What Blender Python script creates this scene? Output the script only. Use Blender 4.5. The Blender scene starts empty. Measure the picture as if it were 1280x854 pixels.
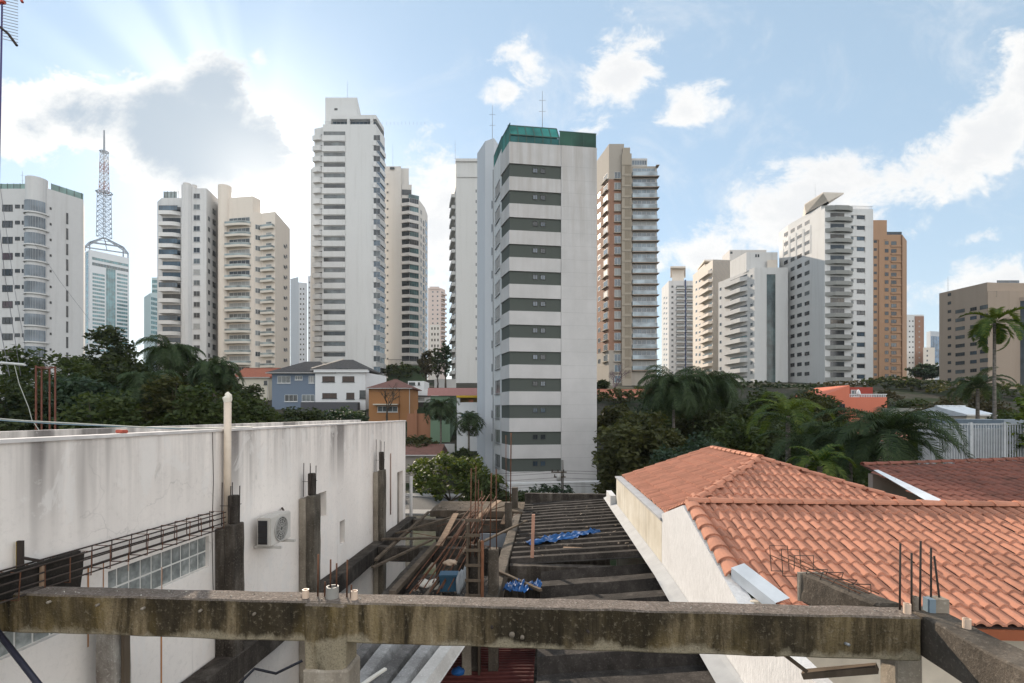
import bpy, bmesh, math, random
import numpy as np
from mathutils import Vector, noise, Matrix
R = math.radians
sc = bpy.context.scene
COL = sc.collection

# ------------------------------------------------ camera, sky, sun, exposure
CAMZ, HOR, F = 8.5, 517.0, 640.0
cam_d = bpy.data.cameras.new('camera'); cam = bpy.data.objects.new('camera', cam_d); COL.objects.link(cam)
cam.location = (0, 0, CAMZ); cam.rotation_euler = (R(90), 0, 0)
cam_d.sensor_width = 36; cam_d.lens = 18; cam_d.shift_y = (HOR - 427) / 1280
cam_d.clip_start = 0.05; cam_d.clip_end = 8000
sc.camera = cam
SUNV = Vector((-312, 640, 285)).normalized()
EL = math.asin(SUNV.z); AZ = math.atan2(SUNV.x, SUNV.y)
sd = bpy.data.lights.new('sun', 'SUN'); sun = bpy.data.objects.new('sun', sd); COL.objects.link(sun)
sd.energy = 3.0; sd.angle = R(0.6); sd.color = (1.0, 0.86, 0.70)
sun.rotation_euler = SUNV.to_track_quat('Z', 'Y').to_euler(); sun.location = (-20, 40, 60)
sc.view_settings.view_transform = 'Standard'; sc.view_settings.look = 'None'
sc.view_settings.gamma = 1; sc.view_settings.use_curve_mapping = False
sc.view_settings.exposure = 1.25
sc.render.engine = 'CYCLES'
sc.cycles.max_bounces = 6; sc.cycles.diffuse_bounces = 3; sc.cycles.glossy_bounces = 3
sc.cycles.transmission_bounces = 4; sc.cycles.transparent_max_bounces = 8
sc.cycles.volume_bounces = 0

W = bpy.data.worlds.new('World'); sc.world = W; W.use_nodes = True
def build_world():
    nt = W.node_tree; ns = nt.nodes; ns.clear(); L = nt.links.new
    def m(op, a, b=None, c=None, clamp=False):
        n = ns.new('ShaderNodeMath'); n.operation = op; n.use_clamp = clamp
        for i, v in enumerate((a, b, c)):
            if v is None: continue
            if isinstance(v, (int, float)): n.inputs[i].default_value = v
            else: L(v, n.inputs[i])
        return n.outputs[0]
    def mixc(f, a, b, blend='MIX'):
        n = ns.new('ShaderNodeMix'); n.data_type = 'RGBA'; n.blend_type = blend
        for s, v in ((n.inputs[0], f), (n.inputs[6], a), (n.inputs[7], b)):
            if isinstance(v, (int, float)): s.default_value = v
            elif isinstance(v, tuple): s.default_value = (*v, 1)
            else: L(v, s)
        return n.outputs[2]
    def ss(x, a, b):
        n = ns.new('ShaderNodeMapRange'); n.interpolation_type = 'SMOOTHSTEP'
        L(x, n.inputs[0]); n.inputs[1].default_value = a; n.inputs[2].default_value = b
        return n.outputs[0]
    tc = ns.new('ShaderNodeTexCoord'); sp = ns.new('ShaderNodeSeparateXYZ'); L(tc.outputs['Generated'], sp.inputs[0])
    X, Y, Z = sp.outputs
    ym = m('MAXIMUM', Y, 0.05); u = m('DIVIDE', X, ym); v = m('DIVIDE', Z, ym)
    sky = ns.new('ShaderNodeTexSky'); sky.sky_type = 'NISHITA'; sky.sun_disc = False
    sky.sun_elevation = EL; sky.sun_rotation = AZ; sky.altitude = 700
    sky.air_density = 1.0; sky.dust_density = 0.25; sky.ozone_density = 0.8
    cb = ns.new('ShaderNodeCombineXYZ'); L(u, cb.inputs[0]); L(m('MULTIPLY', v, 1.35), cb.inputs[1]); cb.inputs[2].default_value = 3.3
    def nz(scale, detail, rough, dist=0.0, off=0):
        n = ns.new('ShaderNodeTexNoise'); n.inputs['Scale'].default_value = scale; n.inputs['Detail'].default_value = detail
        n.inputs['Roughness'].default_value = rough; n.inputs['Distortion'].default_value = dist
        if off:
            a = ns.new('ShaderNodeVectorMath'); a.operation = 'ADD'; L(cb.outputs[0], a.inputs[0]); a.inputs[1].default_value = (off, off*.7, off*.3); L(a.outputs[0], n.inputs[0])
        else: L(cb.outputs[0], n.inputs[0])
        return n.outputs[0]
    n1 = nz(7.5, 14, 0.66, 0.35); n2 = nz(2.6, 4, 0.5, 0.2, 5.0); n3 = nz(26, 10, .7, .3, 9.); n4 = nz(3.4, 10, .68, .9, 14.)
    fb = m('ADD', m('MULTIPLY', m('SUBTRACT', n1, .5), 3.0), m('MULTIPLY', m('SUBTRACT', n2, .5), 1.0))
    fb = m('ADD', fb, m('MULTIPLY', m('SUBTRACT', n3, .5), .9))
    def blob(px, py, rx, ry, ang=0, k=1.0):
        du = m('SUBTRACT', u, (px - 640) / F); dv = m('SUBTRACT', v, (HOR - py) / F)
        c, s = math.cos(R(ang)), math.sin(R(ang))
        a = m('DIVIDE', m('ADD', m('MULTIPLY', du, c), m('MULTIPLY', dv, s)), rx / F)
        b = m('DIVIDE', m('SUBTRACT', m('MULTIPLY', dv, c), m('MULTIPLY', du, s)), ry / F)
        d = m('SQRT', m('ADD', m('MULTIPLY', a, a), m('MULTIPLY', b, b)))
        return m('MULTIPLY', m('SUBTRACT', 1.0, d), k)
    def union(bs):
        o = bs[0]
        for b in bs[1:]: o = m('SMOOTH_MAX', o, b, 0.15)
        return o
    BIG = [blob(228, 170, 140, 88, -14, 1.6), blob(95, 140, 125, 66, -6, 1.25), blob(40, 160, 75, 60, 0, 1.0), blob(262, 112, 70, 50, 20, 1.2), blob(312, 185, 72, 60, 0, 1.2)]
    HI = [blob(1225, 180, 165, 66, 32, 1.25), blob(1300, 110, 110, 88, 20, 1.26), blob(1015, 258, 128, 78, 18, 1.55), blob(1120, 225, 85, 40, 12, .75),
          blob(1250, 352, 150, 42, 8, 1.05), blob(1060, 300, 110, 36, 8, .7), blob(868, 322, 92, 50, 5, 1.26), blob(770, 92, 61, 92, -25, 1.09), blob(660, 82, 41, 52, 30, 0.92),
          blob(858, 138, 88, 38, 18, 1.03), blob(548, 270, 73, 138, 0, 0.92), blob(632, 116, 37, 30, 0, 0.86), blob(1178, 252, 32, 16, 10, 0.57), blob(1210, 300, 61, 15, 8, 0.46), blob(322, 70, 20, 20, 0, 0.57)]
    big = union(BIG); hi = union(HI)
    dbig = m('ADD', m('SUBTRACT', big, .05), m('MULTIPLY', fb, .58)); dhi = m('ADD', m('SUBTRACT', hi, .10), m('MULTIPLY', fb, .80))
    abig = ss(dbig, 0.10, .38); ahi = ss(dhi, .08, .62)
    front = ss(Y, 0.1, .25)
    # sun aureole: thick bright air round the sun
    sv = ns.new('ShaderNodeVectorMath'); sv.operation = 'DOT_PRODUCT'; L(tc.outputs['Generated'], sv.inputs[0]); sv.inputs[1].default_value = SUNV
    cosd = m('MAXIMUM', sv.outputs[1], 0.0)
    g1 = m('ADD', m('MULTIPLY', m('POWER', cosd, 80.0), .34), m('POWER', cosd, 420.0)); g2 = m('POWER', cosd, 22.0)
    glow = m('ADD', m("MULTIPLY", g1, 6.0), m('MULTIPLY', g2, GLOW))
    gl = ns.new('ShaderNodeVectorMath'); gl.operation = 'SCALE'; gl.inputs[0].default_value = (1.0, .95, .86); L(glow, gl.inputs[3])
    hz = m('POWER', m('SUBTRACT', 1.0, m('ABSOLUTE', Z), clamp=True), 6.0)
    skm = mixc(m('MULTIPLY', hz, .55), mixc(VEIL, sky.outputs[0], VEILC), HORC)
    skg = mixc(1.0, skm, gl.outputs[0], 'ADD')
    # shafts of sunlight in the air above the cloud that hides the sun
    du_ = m('SUBTRACT', u, SUNV.x / SUNV.y); dv_ = m('SUBTRACT', v, SUNV.z / SUNV.y)
    ph = m('ARCTAN2', dv_, du_); rn = ns.new('ShaderNodeTexNoise'); rn.noise_dimensions = '1D'; L(ph, rn.inputs['W']); rn.inputs['Scale'].default_value = 3.4; rn.inputs['Detail'].default_value = 1.5
    ds = m('SQRT', m('ADD', m('MULTIPLY', du_, du_), m('MULTIPLY', dv_, dv_)))
    msk = m('MULTIPLY', m('MULTIPLY', ss(ds, .12, .24), m('SUBTRACT', 1.0, ss(ds, .34, .75))), m('MULTIPLY', ss(dv_, .06, .18), ss(Y, .1, .25)))
    skg = mixc(m('MULTIPLY', m('MULTIPLY', msk, .42), m('SUBTRACT', 1.0, ss(du_, -.08, .10))), skg, mixc(ss(rn.outputs[0], .36, .66), mixc(1.0, skg, (.80, .86, .92), 'MULTIPLY'), mixc(1.0, skg, (1.5, 1.38, 1.26), 'MULTIPLY')))
    # cloud colour: bright rims, grey cores where the cloud is thick and backlit
    core = m('MULTIPLY', ss(m('ADD', m('ADD', big, m('MULTIPLY', fb, .58)), m('MULTIPLY', m('SUBTRACT', u, -.68), 1.3)), .16, 1.05), m('SUBTRACT', 1.0, m('MULTIPLY', g1, .3)))
    cbig = mixc(core, (CB, CB*.98, CB*.95), (2.0, 2.42, 2.85))
    chi = mixc(m('MULTIPLY', ss(m('ADD', dhi, m('MULTIPLY', n2, .8)), .75, 1.5), .45), (CB*.98, CB*.96, CB*.93), (CB*.66, CB*.68, CB*.72))
    cir = m('MULTIPLY', m('MULTIPLY', ss(n4, .48, .78), front), .45); skg = mixc(cir, skg, (CB*.86, CB*.88, CB*.9))
    c1 = mixc(m('MULTIPLY', m('MULTIPLY', ahi, front), .9), skg, chi)
    c2 = mixc(m('MULTIPLY', m('MULTIPLY', abig, front), .97), c1, cbig)
    c3 = mixc(1.0, c2, mixc(1.0, gl.outputs[0], (.07, .07, .07), 'MULTIPLY'), 'ADD')
    # unseen bright cloud field behind and right of the camera, added as facade fill
    nb = ns.new('ShaderNodeTexNoise'); L(tc.outputs['Generated'], nb.inputs[0]); nb.inputs['Scale'].default_value = 3.2; nb.inputs['Detail'].default_value = 7
    ab = m('MULTIPLY', m('MULTIPLY', ss(nb.outputs[0], .40, .58), ss(m('SUBTRACT', Y, m('MULTIPLY', X, .5)), .10, -.25)), ss(Z, -.02, .08))
    c3 = mixc(ab, c3, (BK, BK * .98, BK * .955))
    bg = ns.new('ShaderNodeBackground'); L(c3, bg.inputs[0]); bg.inputs[1].default_value = 0.10
    out = ns.new('ShaderNodeOutputWorld'); L(bg.outputs[0], out.inputs[0])
GLOW = 0.05; VEIL = .62; VEILC = (2.05, 2.75, 3.25); HORC = (3.0, 3.3, 3.55); CB = 4.6; BK = 10.2
build_world()

# ------------------------------------------------ helpers
def P(px, py, Y): return Vector(((px - 640) / F * Y, Y, CAMZ + (HOR - py) / F * Y))
def H(Y, py): return CAMZ + (HOR - py) / F * Y
GA = 0.0698; CA, SA = math.cos(GA), math.sin(GA)
def G(u, v, z): return Vector((u * CA + v * SA, -u * SA + v * CA, z))     # street-grid frame
def gz(y):
    t = [(-50, 0), (58, 0), (75, 3.2), (95, 9.3), (120, 14), (150, 17), (190, 21), (260, 25), (400, 27), (5000, 27)]
    for (a, za), (b, zb) in zip(t, t[1:]):
        if y <= b: return za + (zb - za) * max(0, y - a) / (b - a)
    return 27
def tag(o, label=None, cat=None, group=None, kind=None):
    if label: o['label'] = label
    if cat: o['category'] = cat
    if group: o['group'] = group
    if kind: o['kind'] = kind
    return o
def empty(name, loc, label=None, cat=None, group=None):
    o = bpy.data.objects.new(name, None); COL.objects.link(o); o.location = loc; o.empty_display_size = .3
    return tag(o, label, cat, group)
def wloc(o):
    v = Vector((0, 0, 0))
    while o: v += o.location; o = o.parent
    return v
class MB:
    def __init__(s): s.v = []; s.f = []; s.mi = []
    def add(s, vs, fs, mi=0):
        b = len(s.v); s.v += [tuple(x) for x in vs]
        for f in fs: s.f.append([b + i for i in f]); s.mi.append(mi)
        return s
    def hexa(s, c, mi=0):           # 8 corners: bottom 4 ccw, top 4 ccw
        return s.add(c, [(3, 2, 1, 0), (4, 5, 6, 7), (0, 1, 5, 4), (1, 2, 6, 5), (2, 3, 7, 6), (3, 0, 4, 7)], mi)
    def box(s, x0, x1, y0, y1, z0, z1, mi=0, T=None):
        c = [(x0, y0, z0), (x1, y0, z0), (x1, y1, z0), (x0, y1, z0), (x0, y0, z1), (x1, y0, z1), (x1, y1, z1), (x0, y1, z1)]
        if T: c = [T(*p) for p in c]
        return s.hexa(c, mi)
    def prism(s, poly, z0, z1, mi=0):
        n = len(poly); vs = [(p[0], p[1], z0) for p in poly] + [(p[0], p[1], z1) for p in poly]
        return s.add(vs, [tuple(range(n - 1, -1, -1)), tuple(range(n, 2 * n))] + [(i, (i + 1) % n, n + (i + 1) % n, n + i) for i in range(n)], mi)
    def bar(s, p, q, w, h, mi=0, up=(0, 0, 1)):
        p, q = Vector(p), Vector(q); d = (q - p).normalized(); up = Vector(up)
        if abs(d.dot(up)) > .98: up = Vector((0, 1, 0))
        a = d.cross(up).normalized() * (w / 2); b = a.cross(d).normalized() * (h / 2)
        c = [p - a - b, p + a - b, q + a - b, q - a - b, p - a + b, p + a + b, q + a + b, q - a + b]
        return s.hexa(c, mi)
    def tube(s, pts, r, n=6, mi=0, cap=True):
        pts = [Vector(p) for p in pts]; rs = r if isinstance(r, (list, tuple)) else [r] * len(pts)
        vs = []; fs = []; ref = None
        for i, p in enumerate(pts):
            d = (pts[min(i + 1, len(pts) - 1)] - pts[max(i - 1, 0)]).normalized()
            if ref is None:
                ref = d.orthogonal().normalized()
            ref = (ref - d * ref.dot(d)).normalized(); b = d.cross(ref)
            for k in range(n):
                t = 2 * math.pi * k / n; vs.append(p + (ref * math.cos(t) + b * math.sin(t)) * rs[i])
        for i in range(len(pts) - 1):
            for k in range(n): fs.append((i * n + k, i * n + (k + 1) % n, (i + 1) * n + (k + 1) % n, (i + 1) * n + k))
        if cap: fs.append(tuple(range(n - 1, -1, -1))); fs.append(tuple((len(pts) - 1) * n + k for k in range(n)))
        return s.add(vs, fs, mi)
    def mesh(s, name, mats, off=(0, 0, 0), smooth=False):
        me = bpy.data.meshes.new(name); off = Vector(off)
        me.from_pydata([tuple(Vector(v) - off) for v in s.v], [], s.f)
        for mt in (mats if isinstance(mats, (list, tuple)) else [mats]): me.materials.append(mt)
        if any(s.mi): me.polygons.foreach_set('material_index', s.mi)
        if smooth: me.polygons.foreach_set('use_smooth', [True] * len(s.f))
        me.update(); return me
    def build(s, name, mats, parent=None, label=None, cat=None, group=None, kind=None, smooth=False, fixn=False):
        if parent is None:
            a = np.array(s.v); off = Vector(((a[:, 0].min() + a[:, 0].max()) / 2, (a[:, 1].min() + a[:, 1].max()) / 2, a[:, 2].min()))
        else: off = wloc(parent)
        me = s.mesh(name, mats, off, smooth)
        if fixn:
            bm = bmesh.new(); bm.from_mesh(me); bmesh.ops.recalc_face_normals(bm, faces=bm.faces); bm.to_mesh(me); bm.free()
        o = bpy.data.objects.new(name, me); COL.objects.link(o)
        if parent is None: o.location = off
        else: o.parent = parent
        return tag(o, label, cat, group, kind)
def rough(o, cuts=6, amp=.01, scale=3., seed=0, bevel=.012):
    """irregular cast-concrete edges: bevel, subdivide, displace"""
    bm = bmesh.new(); bm.from_mesh(o.data); bmesh.ops.remove_doubles(bm, verts=bm.verts, dist=1e-5)
    if bevel: bmesh.ops.bevel(bm, geom=list(bm.edges), offset=bevel, segments=1, affect='EDGES')
    for _ in range(cuts):
        es = [e for e in bm.edges if e.calc_length() > .14]
        if not es: break
        bmesh.ops.subdivide_edges(bm, edges=es, cuts=1, use_grid_fill=True)
    bmesh.ops.triangulate(bm, faces=[f for f in bm.faces if len(f.verts) > 4])
    for v in bm.verts:
        p = v.co * scale + Vector((seed * 3.1, seed, 0))
        v.co += noise.noise_vector(p) * amp + noise.noise_vector(p * 4.3) * amp * .5
    bm.to_mesh(o.data); bm.free(); return o

# ------------------------------------------------ materials
MATS = {}
class NT:
    def __init__(s, name, rough=.8, spec=.3):
        s.m = bpy.data.materials.new(name); s.m.use_nodes = True; s.t = s.m.node_tree; s.n = s.t.nodes
        s.b = s.n['Principled BSDF']; s.b.inputs['Roughness'].default_value = rough; s.b.inputs['Specular IOR Level'].default_value = spec
        s.tc = s.n.new('ShaderNodeTexCoord'); s.g = s.n.new('ShaderNodeNewGeometry')
    def L(s, a, b): s.t.links.new(a, b)
    def noise(s, scale, detail=5, rough=.6, st=(1, 1, 1), dist=0, world=False):
        mp = s.n.new('ShaderNodeMapping'); mp.inputs['Scale'].default_value = st
        s.L(s.g.outputs['Position'] if world else s.tc.outputs['Object'], mp.inputs[0])
        n = s.n.new('ShaderNodeTexNoise'); n.inputs['Scale'].default_value = scale; n.inputs['Detail'].default_value = detail
        n.inputs['Roughness'].default_value = rough; n.inputs['Distortion'].default_value = dist
        s.L(mp.outputs[0], n.inputs[0]); return n.outputs[0]
    def ramp(s, x, stops):
        r = s.n.new('ShaderNodeValToRGB'); e = r.color_ramp.elements
        while len(e) < len(stops): e.new(.5)
        for k, (p, c) in zip(e, stops):
            k.position = p; k.color = (*c, 1) if isinstance(c, tuple) else (c, c, c, 1)
        s.L(x, r.inputs[0]); return r.outputs[0]
    def mix(s, f, a, b, blend='MIX'):
        n = s.n.new('ShaderNodeMix'); n.data_type = 'RGBA'; n.blend_type = blend
        for k, v in ((0, f), (6, a), (7, b)):
            if isinstance(v, (int, float)): n.inputs[k].default_value = v
            elif isinstance(v, tuple): n.inputs[k].default_value = (*v, 1)
            else: s.L(v, n.inputs[k])
        return n.outputs[2]
    def math(s, op, a, b=0.0):
        n = s.n.new('ShaderNodeMath'); n.operation = op
        for k, v in ((0, a), (1, b)):
            if isinstance(v, (int, float)): n.inputs[k].default_value = v
            else: s.L(v, n.inputs[k])
        return n.outputs[0]
    def col(s, c):
        if isinstance(c, tuple): s.b.inputs['Base Color'].default_value = (*c, 1)
        else: s.L(c, s.b.inputs['Base Color'])
        return s
    def bump(s, h, strength=.4, dist=.02):
        n = s.n.new('ShaderNodeBump'); n.inputs['Strength'].default_value = strength; n.inputs['Distance'].default_value = dist
        s.L(h, n.inputs['Height']); s.L(n.outputs[0], s.b.inputs['Normal']); return s
def flat(name, c, rough=.7, spec=.3, metal=0., var=.12):
    if name in MATS: return MATS[name]
    k = NT(name, rough, spec); n = k.noise(3.0, 4)
    lo = tuple(x * (1 - var) for x in c); hi = tuple(min(1, x * (1 + var)) for x in c)
    k.col(k.ramp(n, [(.3, lo), (.7, hi)])); k.b.inputs['Metallic'].default_value = metal
    MATS[name] = k.m; return k.m
def facade(name, c, grime=.22, streak=1.0, tint=(.55, .52, .48)):
    """painted render on a tower: large blotches, rain streaks that run down"""
    if name in MATS: return MATS[name]
    k = NT(name, .85, .2)
    big = k.noise(.12, 3, .5, world=True); st = k.noise(.9, 5, .6, (1, 1, .06), .2, world=True)
    fine = k.noise(1.3, 4, .6, world=True)
    base = k.mix(k.math('MULTIPLY', big, .5), tuple(x * 1.0 for x in c), tuple(x * .9 for x in c))
    g = k.math('MULTIPLY', k.ramp(st, [(.5, 0.0), (.78, 1.0)]), grime * streak)
    d = k.mix(g, base, tuple(a * b for a, b in zip(c, tint)))
    k.col(k.mix(k.math('MULTIPLY', k.ramp(fine, [(.45, 0.), (.8, 1.)]), grime * .5), d, tuple(x * .75 for x in c)))
    MATS[name] = k.m; return k.m
def glass(name, c, rough=.12, spec=.6):
    if name in MATS: return MATS[name]
    k = NT(name, rough, spec); n = k.noise(.35, 2, .5, world=True)
    k.col(k.ramp(n, [(.35, tuple(x * .55 for x in c)), (.65, tuple(x * 1.35 for x in c))]))
    MATS[name] = k.m; return k.m
def concrete(name, dark, mid, light, amt=.5, bump=.6):
    k = NT(name, .92, .15)
    a = k.noise(2.2, 7, .65); st = k.noise(5.5, 6, .65, (1, 1, .09), .3); f = k.noise(38, 4, .7); mo = k.noise(1.1, 4, .6, (1, 1, .6))
    c1 = k.ramp(st, [(.33, dark), (.50, mid), (.72, light)])
    c2 = k.ramp(a, [(.30, dark), (.55, mid), (.75, light)])
    c = k.mix(amt, c2, c1); c = k.mix(k.ramp(mo, [(.5, 0.), (.62, .75)]), c, dark)
    c = k.mix(k.ramp(f, [(.55, 0.), (.75, .35)]), c, tuple(min(1, x * 1.7) for x in light))
    k.col(c); k.bump(k.mix(.5, f, a), bump, .02); MATS[name] = k.m; return k.m
def leafm(name, c1, c2, trans=.35):
    k = NT(name, .6, .25); rnd = k.g.outputs['Random Per Island']
    c = k.ramp(rnd, [(0., tuple(x * .55 for x in c1)), (.5, c1), (1., c2)])
    big = k.noise(.5, 3, .5, world=True); c = k.mix(k.ramp(big, [(.35, 0.), (.7, .6)]), c, c2); k.col(c)
    tr = k.n.new('ShaderNodeBsdfTranslucent'); k.L(k.mix(1.0, c, (1.5, 1.35, .6), 'MULTIPLY'), tr.inputs[0])
    mx = k.n.new('ShaderNodeMixShader'); mx.inputs[0].default_value = trans
    k.L(k.b.outputs[0], mx.inputs[1]); k.L(tr.outputs[0], mx.inputs[2]); k.L(mx.outputs[0], k.n['Material Output'].inputs[0])
    MATS[name] = k.m; return k.m
# ------------------------------------------------ ground
def ground():
    xs = np.concatenate([np.linspace(-4000, -400, 8)[:-1], np.linspace(-400, 400, 60), np.linspace(400, 4000, 8)[1:]])
    ys = np.concatenate([np.linspace(-60, 300, 120), np.linspace(300, 6000, 20)[1:]])
    vs = [(x, y, gz(y) + (noise.noise((x * .05, y * .05, 0)) * .15 if y > 60 else 0)) for y in ys for x in xs]
    n = len(xs); fs = [(j * n + i, j * n + i + 1, (j + 1) * n + i + 1, (j + 1) * n + i) for j in range(len(ys) - 1) for i in range(n - 1)]
    b = MB(); b.add(vs, fs); k = NT('soil', .95, .1); a = k.noise(.15, 5, .6, world=True); c = k.noise(2.5, 6, .65, world=True)
    k.col(k.mix(k.ramp(a, [(.45, 0.), (.55, 1.)]), k.ramp(c, [(.3, (.03, .028, .022)), (.7, (.09, .08, .065))]), (.022, .032, .014)))
    tag(b.build('ground', k.m), kind='structure')
ground()
def street():
    b = MB(); f = lambda u, v, z: G(u, v, z)
    b.box(-60, 60, 44, 51.2, -.2, .006, 0, f); k = NT('asphalt', .9, .2); n = k.noise(6, 6, .7); k.col(k.ramp(n, [(.3, (.04, .04, .042)), (.7, (.07, .07, .068))]))
    tag(b.build('street', k.m), kind='structure')
    for v0, nm in ((51.2, 'far_pavement'), (42.2, 'near_pavement')):
        b = MB(); b.box(-60, 60, v0, v0 + 1.8, -.2, .13, 0, f); tag(b.build('pavement', flat('paving', (.22, .21, .20), .9)), kind='structure')
street()
# ------------------------------------------------ thin urban haze
def haze():
    b = MB(); b.box(-4050, 4050, -64, 6050, -1.5, 250); m_ = bpy.data.materials.new('haze_air'); m_.use_nodes = True; n = m_.node_tree.nodes; n.remove(n['Principled BSDF'])
    v = n.new('ShaderNodeVolumePrincipled'); v.inputs['Color'].default_value = (.86, .91, .96, 1); v.inputs['Density'].default_value = HAZE; v.inputs['Anisotropy'].default_value = .35
    m_.node_tree.links.new(v.outputs[0], n['Material Output'].inputs['Volume']); tag(b.build('haze', m_), kind='stuff')
HAZE = 0.00011
haze()
# ------------------------------------------------ tower kit
rnd = random.Random(7)
GD = glass('dark_glass', (.035, .04, .045), .1); GB = glass('blue_glass', (.06, .09, .12), .08, .8); GC = flat('curtain', (.32, .32, .31), .6)
GM = glass('grey_glass', (.10, .115, .12), .1)
FRW = flat('white_frame', (.55, .55, .53), .5); FRD = flat('dark_frame', (.05, .05, .05), .5); FRA = flat('aluminium', (.35, .36, .37), .4, .5, .6)
RAIL = glass('rail_glass', (.24, .28, .28), .15, .5); METAL = flat('galvanised', (.30, .31, .32), .5, .5, .5)
class Face:
    def __init__(s, a, b):
        s.A = Vector((a[0], a[1], 0)); s.B = Vector((b[0], b[1], 0)); s.d = (s.B - s.A); s.L = s.d.length; s.d.normalize()
        s.n = Vector((s.d.y, -s.d.x, 0)); s.rz = math.atan2(s.d.y, s.d.x)
    def at(s, px):               # distance along the face where the sight line of column px meets it
        k = (px - 640) / F
        return (k * s.A.y - s.A.x) / (s.d.x - k * s.d.y)
    def Y(s, px): return s.A.y + s.d.y * s.at(px)
    def z(s, px, py): return H(s.Y(px), py)
    def pt(s, u, y=0, z=0): return s.A + s.d * u - s.n * y + Vector((0, 0, z))
    def put(s, root, mesh, name, u, z, y=0):
        o = bpy.data.objects.new(name, mesh); COL.objects.link(o); o.parent = root
        o.location = s.pt(u, y, z) - wloc(root); o.rotation_euler = (0, 0, s.rz); return o
CACHE = {}
def wmesh(w, h, fr=FRD, gl=None, mull=1, sill=False, fw=.06):
    key = ('w', round(w, 2), round(h, 2), fr.name, gl.name, mull, sill)
    if key in CACHE: return CACHE[key]
    b = MB()
    b.box(0, w, -.05, .0, 0, fw); b.box(0, w, -.05, .0, h - fw, h); b.box(0, fw, -.05, 0, fw, h - fw); b.box(w - fw, w, -.05, 0, fw, h - fw)
    for i in range(1, mull + 1):
        x = w * i / (mull + 1); b.box(x - fw * .4, x + fw * .4, -.045, -.012, fw, h - fw)
    b.add([(fw, -.012, fw), (w - fw, -.012, fw), (w - fw, -.012, h - fw), (fw, -.012, h - fw)], [(0, 1, 2, 3)], 1)
    if sill: b.box(-.08, w + .08, -.14, 0, -.1, -.003)
    CACHE[key] = b.mesh('window', [fr, gl]); return CACHE[key]
def bmesh_bal(w, d, ph, shape, mats, slab=.16, rail=None, t=.12):
    """balcony: slab on a plan path, parapet along its outer edge"""
    key = ('b', round(w, 2), d, ph, shape, slab, rail, mats[0].name, mats[-1].name)
    if key in CACHE: return CACHE[key]
    if shape == 'rect': path = [(0, 0), (0, -d), (w, -d), (w, 0)]
    elif shape == 'hex': path = [(0, 0), (w * .16, -d), (w * .84, -d), (w, 0)]
    elif shape == 'hexl': path = [(0, 0), (w * .30, -d), (w * .78, -d), (w, -d * .35), (w, 0)]
    elif shape == 'curve': path = [(0, 0)] + [(w * i / 8, -d * (.45 + .55 * math.sin(math.pi * i / 8))) for i in range(9)] + [(w, 0)]
    elif shape == 'curver': path = [(0, 0), (0, -d)] + [(w * .5 + w * .5 * math.sin(math.pi / 2 * i / 6), -d * math.cos(math.pi / 2 * i / 6) * .999) for i in range(7)]
    b = MB(); n = len(path)
    pl = path[::-1] if sum(path[i][0] * path[(i + 1) % n][1] - path[(i + 1) % n][0] * path[i][1] for i in range(n)) < 0 else path
    b.prism(pl, -slab, 0)
    cx = w / 2
    for i in range(n - 1):
        p, q = Vector((*path[i], 0)), Vector((*path[i + 1], 0))
        if (q - p).length < .02: continue
        dd = (q - p).normalized(); nn = Vector((-dd.y, dd.x, 0)) * t
        if (nn.y * -1) > 0 or abs(nn.y) < .01 and (p.x - cx) * nn.x > 0: nn = -nn
        if rail:
            b.hexa([p + Vector((0, 0, .003)), q + Vector((0, 0, .003)), q + nn * .3 + Vector((0, 0, .003)), p + nn * .3 + Vector((0, 0, .003)), p + Vector((0, 0, ph)), q + Vector((0, 0, ph)), q + nn * .3 + Vector((0, 0, ph)), p + nn * .3 + Vector((0, 0, ph))], 1)
            b.bar(p + Vector((0, 0, ph + .03)), q + Vector((0, 0, ph + .03)), .07, .06, 2)
            if rail == 'half': b.hexa([p - nn * .1, q - nn * .1, q + nn * .5, p + nn * .5] + [x + Vector((0, 0, ph * .45)) for x in (p - nn * .1, q - nn * .1, q + nn * .5, p + nn * .5)], 0)
        else:
            c = [p, q, q + nn, p + nn]
            b.hexa(c + [x + Vector((0, 0, ph)) for x in c], 0)
    CACHE[key] = b.mesh('balcony', list(mats)); bm = bmesh.new(); bm.from_mesh(CACHE[key]); bmesh.ops.recalc_face_normals(bm, faces=bm.faces); bm.to_mesh(CACHE[key]); bm.free()
    return CACHE[key]
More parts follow.
